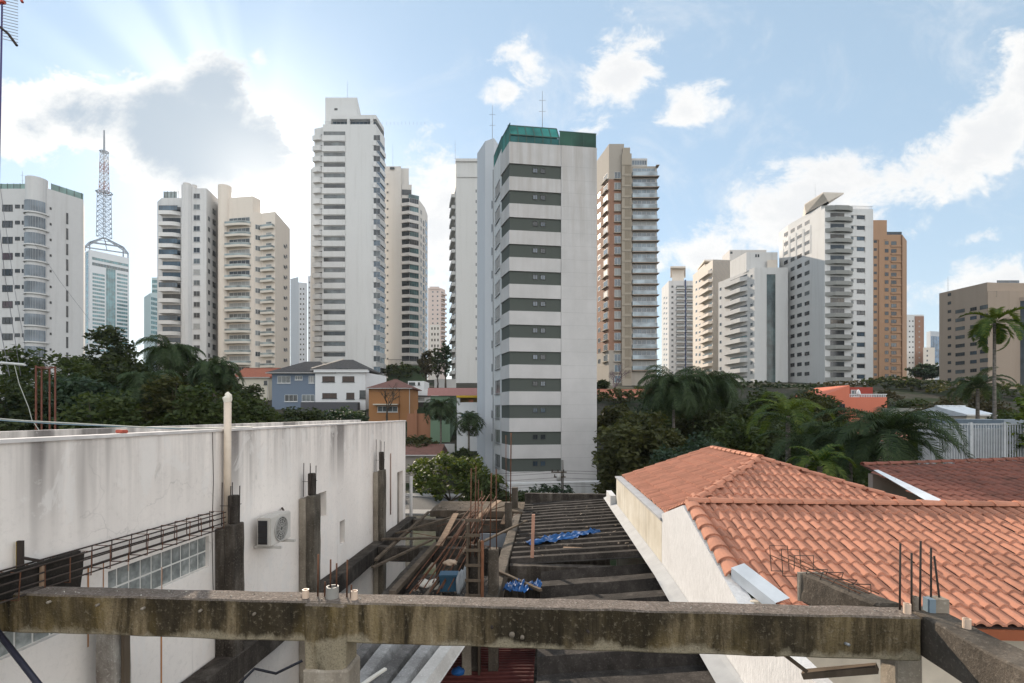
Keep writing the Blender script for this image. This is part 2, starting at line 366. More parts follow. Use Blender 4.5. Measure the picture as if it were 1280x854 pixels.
class Tower:
    def __init__(s, label, px, Y, zb=None, name='apartment_tower', cat='tower', group='towers on the skyline'):
        x = (px - 640) / F * Y; s.zb = gz(Y) - 2 if zb is None else zb
        s.r = empty(name, (x, Y, s.zb), label, cat, group)
    def prism(s, pts, ztop, mat, name='wall', z0=None):
        b = MB(); b.prism(pts, s.zb if z0 is None else z0, ztop); return b.build(name, mat, s.r, fixn=True)
    def box(s, f, u0, u1, y0, y1, z0, z1, mat, name='wall', parent=None):
        b = MB(); b.box(u0, u1, y0, y1, z0, z1, T=lambda x, y, z: f.pt(x, y, z)); return b.build(name, mat, parent or s.r)
    def wins(s, f, px0, px1, yt, yb, n, per, fr=FRD, gls=(GD,), mull=1, sill=False, name='window', y=-.005, skip=()):
        u0, u1 = f.at(px0), f.at(px1); Y0 = f.Y(px0); zt = H(Y0, yt); h = (yb - yt) / F * Y0; w = u1 - u0
        for i in range(n):
            z = zt - h - i * per * Y0 / F
            if z < s.zb + .5 or i in skip: continue
            f.put(s.r, wmesh(w, h, fr, rnd.choice(gls), mull, sill), name, u0, z, y)
    def bals(s, f, px0, px1, yslab, n, per, d, ph, shape, mats, dh=2.1, rail=None, door=True, gls=(GD,), slab=.16, dw=(0.04, .96), doorfr=FRD, mull=3):
        u0, u1 = f.at(px0), f.at(px1); Y0 = f.Y(px0); zt = H(Y0, yslab); w = u1 - u0
        for i in range(n):
            z = zt - i * per * Y0 / F
            if z < s.zb: continue
            f.put(s.r, bmesh_bal(w, d, ph, shape, mats, slab, rail), 'balcony', u0, z, -.005)
            if door: f.put(s.r, wmesh(w * (dw[1] - dw[0]), dh, doorfr, rnd.choice(gls), mull), 'balcony_door', u0 + w * dw[0], z + .02, -.006)
def xy(px, Y): return ((px - 640) / F * Y, Y)
def aerial(px, y0, y1, Y, label, r=.05):
    b = MB(); b.tube([P(px, y1, Y), P(px, y0, Y)], [r, r * .5], 5)
    for k in range(2):
        c = P(px, y0 + (y1 - y0) * (.25 + .3 * k), Y); b.bar(c - Vector((.4, 0, 0)), c + Vector((.4, 0, 0)), .03, .03)
    tag(b.build('roof_aerial', METAL), label, 'aerial', 'roof aerials')
def deco(pts, c=None): return pts

WHT = facade('wall_white', (.58, .575, .57), .42); WH2 = facade('wall_white_clean', (.62, .615, .605), .28); CRM = facade('wall_cream', (.68, .61, .535), .2)
GRY = facade('wall_grey', (.52, .50, .48), .25); PINK = facade('wall_pink', (.60, .50, .46), .15); BRK = facade('wall_brick', (.29, .165, .115), .25)
TAN = facade('wall_tan', (.37, .225, .14), .2); OFF = facade('wall_office', (.36, .285, .225), .2); BGE = facade('wall_beige', (.37, .33, .285), .25)
BAND = facade('band_dark_green', (.085, .095, .085), .1); SLT = facade('wall_bluegrey', (.47, .49, .52), .2); GREYC = facade('balcony_grey', (.27, .27, .255), .2)
GRN = glass('green_glass', (.03, .17, .15), .6, .15); TEAL = glass('teal_glass', (.07, .19, .22), .12, .6)

# ---- T1 stained white tower, far left
t = Tower('stained white apartment tower with rounded stair shaft at the left edge', 50, 97)
p = [xy(-60, 97), xy(37, 97), xy(40, 96.5), xy(56, 96.5), xy(104.5, 102), xy(106, 112), xy(-60, 125)]
t.prism(p, H(97, 236), WHT)
ztop = H(96.5, 236)
f = Face(p[0], p[1]); f2 = Face(p[3], p[4])
CURT = [GD, GD, glass('maroon_glass', (.05, .025, .03))]
t.wins(f, 3, 16, 256, 264.6, 12, 20.1, FRD, CURT, 2); t.wins(f, 19, 25, 256, 260.6, 12, 20.1); t.wins(f, 27.5, 35.5, 256, 260.8, 12, 20.1)
t.wins(f, -16, -6, 256, 264, 12, 20.1, FRD, CURT, 2)
t.wins(f2, 62, 64.4, 259, 262, 10, 19.6); t.wins(f2, 82.6, 85.2, 266, 280, 10, 19.4, mull=0)
b = MB(); cx, cy = xy(46, 96.4); rr = 1.62
b.prism([(cx + rr * math.cos(2 * math.pi * k / 24), cy + rr * math.sin(2 * math.pi * k / 24)) for k in range(24)], t.zb, H(95, 220)); sh = b.build('stair_shaft', WHT, t.r, smooth=False)
ST1 = glass('stair_glass', (.17, .20, .23), .25, .4)
for k in range(11):
    zt = H(95, 250) - k * 20.1 / F * 96
    b = MB(); a0, a1 = math.pi * 1.02, math.pi * 1.98
    n = 14; r2 = rr + .12
    ring = [(cx + r2 * math.cos(a0 + (a1 - a0) * i / n), cy + r2 * math.sin(a0 + (a1 - a0) * i / n)) for i in range(n + 1)]
    for i in range(n):
        (xa, ya), (xb, yb) = ring[i], ring[i + 1]
        b.add([(xa, ya, zt - 2.05), (xb, yb, zt - 2.05), (xb, yb, zt), (xa, ya, zt)], [(0, 1, 2, 3)], 0)
        b.bar((xa, ya, zt - 2.05), (xa, ya, zt), .05, .05, 1)
    b.build('stair_window', [ST1, METAL], sh)
    b = MB(); b.prism([(cx + 1.9 * math.cos(2 * math.pi * k / 24), cy + 1.9 * math.sin(2 * math.pi * k / 24)) for k in range(24)], zt - 2.35, zt - 2.1); b.build('ledge', WH2, sh)
for (fa, u0, u1, z) in ((f, 2, f.L, ztop), (f2, 1, f2.L, H(97, 236))):
    b = MB(); b.box(u0, u1, .1, .14, z + .05, z + 1.2, 0, fa.pt)
    for k in range(int((u1 - u0) / 1.2) + 1): b.box(u0 + k * 1.2, u0 + k * 1.2 + .06, .05, .095, z, z + 1.25, 1, fa.pt)
    b.build('glass_rail', [glass('rail_teal', (.14, .24, .22), .1), FRD], t.r)
aerial(28, 214, 236, 100, 'thin aerial beside the round shaft of the left edge tower')

# ---- T2 glass office with lattice mast
t = Tower('teal glass office tower carrying the tall lattice mast', 135, 400, name='office_tower')
p = [xy(104, 408), xy(112, 398), xy(161.5, 420), xy(153, 440)]
zt = H(398, 312); t.prism(p, zt, facade('office_white', (.62, .64, .66), .05)); f = Face(p[1], p[2])
for k in range(22):
    yy = 336 + k * 4.75
    if k < 1: continue
    t.wins(f, 115.5, 131, yy, yy + 2.9, 1, 1, FRW, (TEAL,), 5, name='window_band'); t.wins(f, 146, 159.5, yy + .6, yy + 3.5, 1, 1, FRW, (TEAL,), 4, name='window_band')
t.wins(f, 115, 160.5, 321, 324.5, 1, 1, FRW, (TEAL,), 12, name='window_band'); t.wins(f, 115, 160.5, 327.5, 331.5, 1, 1, FRW, (glass('teal_dark', (.03, .07, .09)),), 12, name='window_band')
t.wins(f, 132.5, 144.5, 335, 440, 1, 1, FRW, (TEAL,), 3, name='curtain_wall')
g = Face(p[0], p[1]); t.wins(g, 107.5, 110.5, 316, 430, 1, 1, FRW, (TEAL,), 0, name='curtain_wall')
# mast
mr = empty('lattice_mast', P(132, 318, 410), 'tall red and white lattice mast on a pyramid frame over the teal office roof', 'mast')
MW, MR, MG = flat('mast_white', (.45, .47, .50), .6), flat('mast_red', (.30, .17, .16), .6), flat('mast_grey', (.22, .25, .29), .6)
def lattice(c0, c1, w0, w1, n, mat, name, r=.22):
    b = MB()
    def cor(k, i):
        t_ = i / n; w = w0 + (w1 - w0) * t_; c = c0.lerp(c1, t_); return c + Vector(((-1, 1, 1, -1)[k] * w / 2, (-1, -1, 1, 1)[k] * w / 2, 0))
    for k in range(4):
        b.bar(cor(k, 0), cor(k, n), r * 1.5, r * 1.5)
        for i in range(n):
            b.bar(cor(k, i), cor((k + 1) % 4, i + 1), r, r); b.bar(cor((k + 1) % 4, i), cor(k, i + 1), r, r); b.bar(cor(k, i), cor((k + 1) % 4, i), r, r)
    return b.build(name, mat, mr)
YM = 412; c = lambda y: P(130.2, y, YM)
lattice(c(297), c(241), 7.0, 6.2, 9, MG, 'mast_section'); lattice(c(241), c(228), 4.6, 4.4, 2, MR, 'mast_section'); lattice(c(228), c(216), 4.4, 4.2, 2, MW, 'mast_section')
lattice(c(216), c(204), 4.2, 4.0, 2, MR, 'mast_section'); lattice(c(204), c(190), 4.0, 3.6, 2, MW, 'mast_section')
b = MB(); b.tube([c(190), c(163)], [.75, .5], 8); b.build('mast_tip', MG, mr)
for yy, w in ((241, 11), (190, 6)):
    b = MB(); q = c(yy)
    for k in range(8):
        a0, a1 = k * math.pi / 4, (k + 1) * math.pi / 4
        b.bar(q + Vector((math.cos(a0) * w / 2, math.sin(a0) * w / 2, 0)), q + Vector((math.cos(a1) * w / 2, math.sin(a1) * w / 2, 0)), .5, .5); b.bar(q, q + Vector((math.cos(a0) * w / 2, math.sin(a0) * w / 2, 0)), .3, .3)
    b.build('platform', MG, mr)
b = MB(); cs = [P(106, 309, 402), P(160, 317, 422), P(154, 309, 440), P(112, 303, 430)]; tp = c(297)
for k in range(4):
    b.bar(cs[k], tp + (cs[k] - tp) * .06, .8, .8); b.bar(cs[k], cs[(k + 1) % 4], .9, .9); b.bar((cs[k] + cs[(k + 1) % 4]) / 2, tp, .4, .4)
    m_ = cs[k].lerp(tp, .5); b.bar(m_, cs[(k + 1) % 4].lerp(tp, .5), .4, .4); b.bar(cs[k], Vector((cs[k].x, cs[k].y, zt)), .7, .7)
b.build('base_frame', MG, mr)

# ---- T3
t = Tower('pair of pale teal glass office blocks half hidden behind the curved balcony tower', 190, 420, name='office_tower')
p = [xy(180, 420), xy(188, 405), xy(199, 412), xy(199, 440)]; t.prism(p, H(410, 368), facade('teal_wall', (.42, .52, .54), .05)); f = Face(p[1], p[2])
for k in range(9): t.wins(f, 188.6, 198.5, 371 + k * 6, 375 + k * 6, 1, 1, FRW, (TEAL,), 4, name='window_band')
q = [xy(189.6, 445), xy(200, 445), xy(200, 460), xy(189.6, 460)]; t.prism(q, H(445, 347), facade('teal_wall', (.42, .52, .54), .05), 'rear_block'); f = Face(q[0], q[1])
for k in range(5): t.wins(f, 190.2, 199.6, 350 + k * 6, 354 + k * 6, 1, 1, FRW, (TEAL,), 4, name='window_band')

# ---- T4 white tower with curved balconies
t = Tower('pale tower with a stack of curved dark balconies beside the sunlit cream tower', 235, 141)
p = [xy(229, 139), xy(258, 139), xy(274.5, 147), xy(270, 158), xy(232, 155)]; t.prism(p, H(139, 235.5), WHT)
q = [xy(196.5, 144), xy(202, 141.5), xy(229.2, 141.5), xy(231, 156), xy(197, 158)]; t.prism(q, H(141.5, 247.5), WHT, 'wing')
b = MB(); b.tube([Vector((*xy(235, 139.6), t.zb)), Vector((*xy(235, 139.6), H(139, 232)))], 1.55, 14); b.build('round_shaft', WHT, t.r)
b = MB(); b.tube([P(234, 233, 142), P(234, 230, 142)], 1.0, 12); b.tube([P(243, 236, 143), P(243, 232, 143)], .7, 12); b.build('roof_tank', GRY, t.r)
f = Face(q[1], q[2])
t.bals(f, 202.4, 226.8, 269, 15, 13.6, 1.5, .75, 'curver', (WH2, FRD), 2.2, gls=(GD, GD, GB), slab=.3)
for i in range(15):
    if rnd.random() < .45: continue
for i in (0, 3, 4, 7, 10):
    z = H(141.5, 269) - i * 13.6 / F * 141.5 + .76
    u0, u1 = f.at(202.8), f.at(226); f.put(t.r, wmesh(u1 - u0, 1.35, FRD, GB, 5), 'glazing', u0, z, -1.38)
f = Face(p[0], p[1]); t.wins(f, 242, 250, 242, 248.4, 15, 13.55, FRA, (GD, GM, GD, GC), 1, True)
f = Face(p[1], p[2]); t.wins(f, 259.8, 262.4, 270, 275.5, 14, 13.2, FRA, (GD, GM)); t.wins(f, 265.5, 269.5, 260, 267, 15, 13.1, FRA, (GD, GM))
b = MB(); f = Face(q[1], q[2]); b.box(.4, f.L - 2, .3, .34, H(141.5, 247.4), H(141.5, 239), 0, f.pt)
for k in range(5): b.box(.4 + k, .46 + k, .2, .29, H(141.5, 247.4), H(141.5, 238.5), 1, f.pt)
b.build('glass_rail', [RAIL, FRD], t.r)

# ---- T5 cream stepped tower
t = Tower('cream stepped apartment tower right under the sun glare', 318, 141)
p = [xy(274, 142), xy(317, 140), xy(327, 141.2), xy(344, 140), xy(362.5, 153), xy(355, 165), xy(278, 165)]
t.prism(p, H(140, 264.5), CRM)
t.prism([xy(274, 142), xy(316, 140.3), xy(326, 143), xy(326, 158), xy(276, 158)], H(140, 244.5), CRM, 'upper_block', H(140, 266))
b = MB(); b.tube([Vector((*xy(281, 142.2), t.zb)), Vector((*xy(281, 142.2), H(142, 233)))], 1.7, 16); b.build('round_shaft', CRM, t.r)
f = Face(p[0], p[1]); CRB = facade('balcony_cream', (.62, .57, .50), .1)
t.bals(f, 285.5, 313.5, 284, 15, 13.25, 1.5, .95, 'curver', (CRB, RAIL, FRW), 2.3, rail='half', gls=(GD, GM, GC, GM), doorfr=FRW, mull=4)
f = Face(p[1], p[2]); t.wins(f, 319, 325.5, 280.5, 286.5, 15, 13.25, FRW, (GM, GC, GD), 1)
f = Face(p[2], p[3]); t.bals(f, 328.3, 343.2, 287, 15, 13.25, 1.0, .9, 'rect', (CRB, RAIL, FRW), 1.9, rail='half', gls=(GM, GD, GC), dw=(.3, .75), doorfr=FRW)
f = Face(p[3], p[4]); t.wins(f, 354.5, 357, 305, 309, 13, 13, FRA); t.wins(f, 357.5, 359, 305, 309, 13, 13, FRA)

# ---- T6
t = Tower('pale far slab tower in the gap right of the cream tower', 374, 300)
p = [xy(363, 305), xy(373.5, 300), xy(384, 302), xy(384, 320), xy(363, 320)]; t.prism(p, H(302, 354), SLT); f = Face(p[0], p[1]); g = Face(p[1], p[2])
t.prism([xy(363, 305), xy(373, 300.5), xy(373, 318), xy(363, 318)], H(300, 346), SLT, 'wing')
t.wins(g, 374.8, 376.8, 360, 362.4, 15, 6.3, FRW, (GD,), 0); t.wins(g, 378.6, 380.4, 360, 362.4, 15, 6.3, FRW, (GD,), 0)
t = Tower('slender pale slab tower between the far slab and the tallest white tower', 388, 330)
t.prism([xy(385, 330), xy(394, 330), xy(394, 345), xy(385, 345)], H(330, 345), SLT); f = Face(xy(385, 330), xy(394, 330)); t.wins(f, 386, 387.6, 352, 354.5, 14, 6.3, FRW, (GD,), 0)

# ---- T7 tallest white tower
t = Tower('tallest white tower with long recessed window bands and a boxy penthouse', 440, 161)
p = [xy(403.5, 160), xy(470, 160), xy(481, 168), xy(480, 190), xy(404, 190)]; t.prism(p, H(160, 155.5), WH2)
t.prism([xy(393, 163), xy(404, 162), xy(404, 185), xy(394, 185)], H(163, 161), WH2, 'wing'); t.prism([xy(388, 172), xy(397, 170), xy(397, 190), xy(388, 190)], H(171, 210), WH2, 'wing')
f = Face(p[0], p[1])
t.wins(f, 404.6, 431.5, 164.6, 169.8, 24, 13.15, FRD, (GD, GM, GM), 3, name='window_band')
for k in range(24):
    z = H(160, 169.8) - k * 13.15 / F * 160
    t_ = MB(); t_.box(f.at(403.5) - .1, f.at(431.5), -.35, -.004, z - 1.75, z - .01, 0, f.pt); t_.build('spandrel', WH2, t.r)
g = Face(xy(393, 163), xy(404, 162)); t.bals(g, 393.3, 403.2, 176.5, 23, 13.15, 1.1, 1.2, 'curver', (WH2, FRD), 1.6, slab=.3)
t.wins(f, 467, 475.4, 169, 176, 24, 13.15, FRA, (GD, GB, GM), 1)
g = Face(p[1], p[2])
t.wins(f, 476.0, 479.6, 169, 176, 0, 13.15)
for k in range(24):
    z = H(160, 176) - k * 13.15 / F * 160; u0, u1 = f.at(466.5), f.L
    b = MB(); b.prism([f.pt(u0, -.3)[:2], f.pt(u1 + .1, -.3)[:2], g.pt(g.L + .2, -.3)[:2], g.pt(g.L, .2)[:2], g.pt(0, .2)[:2], f.pt(u0, -.004)[:2]], z - 1.55, z); b.build('balcony', WH2, t.r, fixn=True)
    g.put(t.r, wmesh(g.L - .4, 1.75, FRA, rnd.choice((GD, GB, GD)), 2), 'window', .2, z + .01, -.01)
zt = H(160, 155.5)
t.prism([xy(416, 162), xy(469, 162), xy(478, 169), xy(478, 184), xy(416, 184)], H(161, 149.6), GB, 'penthouse', zt); t.prism([xy(414, 160.6), xy(470, 160.6), xy(480, 168), xy(480, 187), xy(414, 187)], H(161, 144.6), WH2, 'roof_slab', H(161, 149.7))
for px in (435, 464): t.box(f, f.at(px) - .4, f.at(px) + .4, .3, 1.2, zt, H(161, 149.8), WH2, 'pier')
t.prism([xy(406.5, 164), xy(446.5, 164), xy(452.5, 176), xy(452, 188), xy(408, 188)], H(164, 122), WH2, 'core', zt)
ff = Face(xy(406.5, 164), xy(446.5, 164)); t.wins(ff, 418, 422, 135.5, 138, 1, 1)
b = MB()
for k in range(30): b.box(-3 + k * 1.2, -2.95 + k * 1.2, .3, .35, zt, zt + 1, 0, f.pt) if -3 + k * 1.2 > 0 else None
b.box(0, f.L, .3, .35, zt + .95, zt + 1, 0, f.pt); b.build('roof_rail', METAL, t.r)
aerial(434.5, 100, 122, 170, 'thin aerial on the core of the tallest white tower')

# ---- T8
t = Tower('cream white tower with green glazed balconies right of the tallest tower', 508, 196)
p = [xy(478, 195), xy(511, 195), xy(524, 197), xy(531, 204), xy(534.5, 212), xy(530, 225), xy(480, 225)]
WT8 = facade('wall_t8', (.58, .555, .525), .15)
t.prism(p, H(196, 249), WT8); t.prism([xy(478, 195.3), xy(501.5, 195.3), xy(501.5, 220), xy(480, 220)], H(195, 207.5), WT8, 'core', H(196, 260))
t.prism([xy(501, 196), xy(511, 196), xy(511, 218), xy(501, 218)], H(196, 210.5), WT8, 'core', H(196, 260)); t.prism([xy(502, 195.6), xy(514.6, 196), xy(514.6, 215), xy(502, 215)], H(196, 231), WT8, 'core', H(196, 260))
f = Face(p[0], p[1]); g = Face(p[1], p[2]); h = Face(p[2], p[3]); j = Face(p[3], p[4])
t.wins(f, 483.3, 485.6, 229, 231.5, 22, 10.4, FRA); t.wins(f, 487.5, 493, 209, 212, 1, 1)
f1 = Face(p[1], p[2]); fa = Face(xy(502, 194.9), xy(511, 194.9)); fb = Face(xy(502, 195.5), xy(514, 195.9)); t.wins(fb, 502.5, 514, 237, 243.5, 1, 1)
T8B = facade('balc_t8', (.60, .575, .55), .1); GG = glass('aqua_glass', (.06, .12, .125), .1, .7)
t.wins(fa, 502.4, 511.6, 248, 254.5, 20, 10.38, FRD, (GD,), 1)
for k in range(20):
    z = H(195, 254.5) - k * 10.38 / F * 195; b = MB()
    b.prism([fa.pt(0, -.3)[:2], fa.pt(fa.L + .2, -1.3)[:2], g.pt(g.L * .9, -.9)[:2], g.pt(g.L * .9, .1)[:2], g.pt(0, .3)[:2], fa.pt(0, -.003)[:2]], z - 1.2, z - .02); b.build('balcony', T8B, t.r, fixn=True)
    g.put(t.r, wmesh(g.L * .86, 1.95, FRA, rnd.choice((GG, GG, GD)), 3), 'glazing', .1, z, -.7)
t.wins(h, 525.5, 527, 262, 267, 19, 10.1, FRA, (GD,), 0); t.wins(h, 528.6, 530.3, 275, 282, 19, 10.1, FRD, (GD,), 0); t.wins(j, 531.8, 533.8, 275, 282, 18, 9.9, FRD, (GD,), 0)
b = MB(); b.box(g.L * .0, g.L, .2, .25, H(196, 249), H(196, 243.5), 0, g.pt); b.build('glass_rail', GG, t.r)
aerial(491, 180, 208, 205, 'thin aerial on the cream white tower with green balconies')

# ---- T9 far pink tower and the small white block at its foot
t = Tower('far pinkish tower peeping right of the green balcony tower', 546, 350)
p = [xy(535, 350), xy(551, 350), xy(556.5, 356), xy(556.5, 375), xy(535, 375)]; t.prism(p, H(350, 360), PINK); t.prism([xy(537, 349.5), xy(549, 349.5), xy(549, 368), xy(537, 368)], H(350, 358.5), PINK, 'core', H(350, 362))
g = Face(p[1], p[2]); f = Face(p[0], p[1])
for x in (540, 546): t.wins(f, x, x + 2, 364, 366, 15, 5.6, FRA, (GM,), 0)
t.bals(g, 551.3, 556, 368, 14, 5.8, 1.6, 1, 'rect', (PINK, FRD), 2, gls=(GM,))
t = Tower('small white block with square windows at the foot of the far pink tower', 545, 250, name='apartment_block')
t.prism([xy(537, 250), xy(550, 250), xy(550, 262), xy(537, 262)], H(250, 406), WH2); f = Face(xy(537, 250), xy(550, 250))
for x in (539, 542.6, 546.5): t.wins(f, x, x + 2, 409, 412.5, 8, 7.2, FRW, (GD,), 0)

# ---- T10 slim white tower left of the banded block
t = Tower('slim blank white tower half behind the dark banded block', 583, 160)
p = [xy(564.5, 175), xy(570, 160), xy(606, 160), xy(606, 190), xy(566, 190)]; T10 = facade('wall_t10', (.58, .57, .55), .2)
t.prism(p, H(160, 201), T10); t.prism([xy(569.4, 159.6), xy(606, 159.6), xy(606, 180), xy(568.5, 180)], H(160, 199), T10, 'cornice', H(160, 202.5)); f = Face(p[1], p[2]); g = Face(p[0], p[1])
t.box(f, .3, f.L, -.25, -.004, H(160, 222), H(160, 217), T10, 'moulding'); t.wins(f, 588.5, 593.5, 218.5, 222.5, 1, 1, FRW, (GB,)); t.wins(f, 594.5, 595.9, 237, 241, 17, 13.1, FRA, (GD,), 0)
t.bals(g, 566, 569.2, 260, 17, 13.1, 1.2, .9, 'rect', (T10, FRD), 2, gls=(GD,))
aerial(569, 175, 199, 162, 'thin aerial at the left corner of the slim blank white tower')
# ---- T11 the white block with dark green bands, nearest tower
t = Tower('nearest white block with dark green horizontal bands and a green glass roof terrace', 690, 55, zb=-.5, name='apartment_block', cat='apartment block', group=None)
STN = NT('wall_streaked', .85, .2)
_a = STN.noise(1.4, 6, .65, (1, 1, .05), .25); _b = STN.noise(.35, 4, .6); _c = STN.noise(.10, 2, .5, (0.001, 0.001, 1))
_hi = STN.n.new('ShaderNodeSeparateXYZ'); STN.L(STN.g.outputs['Position'], _hi.inputs[0])
_mr = STN.n.new('ShaderNodeMapRange'); STN.L(_hi.outputs[2], _mr.inputs[0]); _mr.inputs[1].default_value = 18; _mr.inputs[2].default_value = 38; _mr.inputs[3].default_value = .05; _mr.inputs[4].default_value = .62
_g = STN.math('MULTIPLY', STN.ramp(_a, [(.42, 0.), (.75, 1.)]), _mr.outputs[0])
_base = STN.mix(STN.ramp(_b, [(.35, 0.), (.7, 1.)]), (.545, .525, .515), (.47, .455, .445))
STN.col(STN.mix(_g, _base, (.30, .255, .21))); STR = STN.m
A, B, C, D = xy(637, 54.6), xy(745.5, 55.9), xy(627, 57.5), xy(617, 62.0)
zt = H(54.6, 178)
f = Face(A, B); fl = Face(C, A); fs = Face(D, C)
t.prism([C, A, B, (B[0] + 1.0, B[1] + 14), (B[0] - 12, B[1] + 15)], zt, BAND, 'core')
uj = f.at(700.8); ch = .14
per = 33.52 / F * 54.6
def strip(z0, z1, name='spandrel'):
    b = MB(); b.prism([fl.pt(0, -.0)[:2], fl.pt(0, -ch)[:2], f.pt(-ch * .35, -ch)[:2], f.pt(uj, -ch)[:2], f.pt(uj, -.002)[:2], f.pt(.05, .03)[:2]], z0, z1); return b.build(name, STR, t.r, fixn=True)
ztb = H(54.6, 204.7); bh = 1.40
strip(ztb, zt)
for k in range(12):
    zb_ = ztb - k * per - bh
    strip(ztb - (k + 1) * per if k < 11 else -.5, zb_)
    for (a, c) in ((666, 672), (675.6, 681.6)):
        f.put(t.r, wmesh(f.at(c) - f.at(a), .52, FRD, rnd.choice((GB, GD, GB)), 1, False, .035), 'window', f.at(a), zb_ + .58, -.006)
b = MB(); b.box(uj + .03, f.L, -ch - .02, -.003, -.5, zt, 0, f.pt); b.build('wall', STR, t.r)
t.prism([D, C, (C[0] + 3, C[1] + 8), (D[0] + 3, D[1] + 8)], H(57.5, 186), WH2, 'side_wing')
for k in range(12):
    z = ztb - k * per - 1.45
    fs.put(t.r, wmesh(fs.L * .55, 1.55, FRA, rnd.choice((GD, GM, GD)), 2, True), 'window', fs.L * .28, z, -.01)
WBL = facade('wall_pale_blue', (.56, .575, .60), .2)
E = [xy(596.5, 66.5), xy(606.5, 63.5), xy(617.6, 62.8), (D[0] + 3, 72), (E0 := xy(596.5, 66.5))[0:2] and xy(599, 72)]
t.prism(E, H(63.5, 176.5), WBL, 'rear_wing')
f6 = Face(E[1], E[2])
for k in range(11): f6.put(t.r, wmesh(.5, 1.0, FRA, GD, 0), 'window', f6.L * .72, ztb - k * per - 1.5, -.01)
b = MB(); b.tube([f.pt(-1.55, 2.2, .5), f.pt(-1.55, 2.2, zt - 2)], .07, 6); b.build('drain_pipe', METAL, t.r)
# green glass terrace
gr = MB(); FRG = flat('frame_green', (.04, .09, .075), .5)
def post(u, y, z0, z1): gr.bar(f.pt(u, y, z0), f.pt(u, y, z1), .09, .09, 1)
zr = H(55.9, 157.0); zs = H(54.6, 168)
u7 = f.at(699)
gr.box(.05, u7, .05, .07, zt + .05, H(54.6, 169), 2, f.pt)
for k in range(7): post(.05 + (u7 - .05) * k / 6, .02, zt, zs)
# sloping canopy panes
for k in range(6):
    a, c = .05 + (u7 - .05) * k / 6, .05 + (u7 - .05) * (k + 1) / 6
    gr.add([f.pt(a + .05, 0, zs + .02), f.pt(c - .05, 0, zs + .02), f.pt(c - .05, 1.3, zr), f.pt(a + .05, 1.3, zr)], [(0, 1, 2, 3)], 0)
    gr.bar(f.pt(a, 0, zs), f.pt(a, 1.3, zr), .09, .09, 1)
gr.bar(f.pt(u7, 0, zs), f.pt(u7, 1.3, zr), .09, .09, 1); gr.bar(f.pt(0, 0, zs), f.pt(u7, 0, zs), .1, .1, 1); gr.bar(f.pt(0, 1.3, zr), f.pt(u7, 1.3, zr), .12, .12, 1)
gr.bar(f.pt(0, 0, zt), f.pt(0, 0, zs), .1, .1, 1); gr.bar(f.pt(0, 1.3, zt), f.pt(0, 1.3, zr), .1, .1, 1); gr.bar(f.pt(u7, 1.3, zt), f.pt(u7, 1.3, zr), .1, .1, 1)
gr.box(0.1, u7, 1.38, 1.42, zt, zr - .1, 2, f.pt)
for k in range(3):
    a, c = u7 + .06 + (f.L - u7 - .1) * k / 3, u7 + .02 + (f.L - u7 - .1) * (k + 1) / 3
    gr.box(a, c, .0, .03, zt + .04, zt + 1.55, 3, f.pt); post(c, .05, zt, zt + 1.62)
gr.bar(f.pt(u7, .02, zt + 1.6), f.pt(f.L, .02, zt + 1.6), .08, .08, 1); gr.box(f.L - .04, f.L, .1, 9, zt + .04, zt + 1.55, 3, f.pt)
for (fc, n, hh) in ((fl, 2, 2.0), (fs, 5, 1.35)):
    z0 = zt if fc is fl else H(57.5, 186)
    for k in range(n):
        a, c = fc.L * k / n, fc.L * (k + 1) / n
        gr.box(a + .04, c - .04, .05, .08, z0 + .04, z0 + hh, 0, fc.pt); gr.bar(fc.pt(a, .05, z0), fc.pt(a, .05, z0 + hh + .1), .08, .08, 1)
    gr.bar(fc.pt(0, .05, z0 + hh + .05), fc.pt(fc.L, .05, z0 + hh + .05), .08, .08, 1)
gr.build('glass_terrace', [GRN, FRG, glass('teal_pane', (.02, .11, .11), .4, .2), glass('green_panel', (.02, .072, .05), .4, .2)], t.r)
t.prism([f.pt(2, 5)[:2], f.pt(8, 5)[:2], f.pt(8, 10)[:2], f.pt(2, 10)[:2]], zt + 1.2, STR, 'roof_core', zt - .2)
aerial(615.5, 132, 177, 66, 'thin aerial over the rear wing of the banded block', .045); aerial(678, 114, 160, 60, 'thin aerial over the green glass roof of the banded block', .045)
b = MB()
for k in range(12):
    z = ztb - k * per
    for (z_, w_) in ((z + .02, .018), (z - bh - .05, .018)): b.box(uj + .04, f.L, -ch - .022, -ch - .0205, z_, z_ + w_, 0, f.pt)
b.build('panel_joint', flat('joint_grey', (.33, .32, .31), .9), t.r)
# podium and low street wall of the block
b = MB(); b.box(-.3, f.L + .2, -1.6, -.35, -.5, 1.25, 0, f.pt); b.build('low_street_wall', WHT, None, 'low white street wall at the foot of the banded block', 'wall')

# ---- T12 brick tower with glass balconies
t = Tower('brick tower with blue glass balconies right of the banded block', 785, 144)
p = [xy(745.5, 153), xy(761.3, 143), xy(789, 143), xy(821, 143), xy(821, 165), xy(747, 165)]
zbr = H(143, 224); f = Face(p[1], p[2]); g = Face(p[0], p[1]); h = Face(p[2], p[3])
zlow = H(143, 438)
t.prism([p[0], p[1], p[2], (p[2][0], 165), p[5]], zbr, BRK, 'wall', zlow); t.prism([p[0], p[1], p[2], (p[2][0], 165), p[5]], zlow, BGE, 'base_wall')
t.prism([p[0], p[1], xy(780, 143), (p[2][0] - 2, 163), p[5]], H(143, 180), BGE, 'upper_wall', zbr)
t.prism([p[2], p[3], p[4], (p[2][0], 165)], H(143, 208), BGE, 'balcony_block')
t.prism([xy(789.5, 144.5), xy(809, 144.5), xy(809, 160), xy(789.5, 160)], H(144, 197), GRY, 'penthouse', H(143, 209)); fp = Face(xy(789.5, 144.5), xy(809, 144.5)); t.wins(fp, 790, 808.5, 200.5, 206.5, 1, 1, FRW, (GB,), 5)
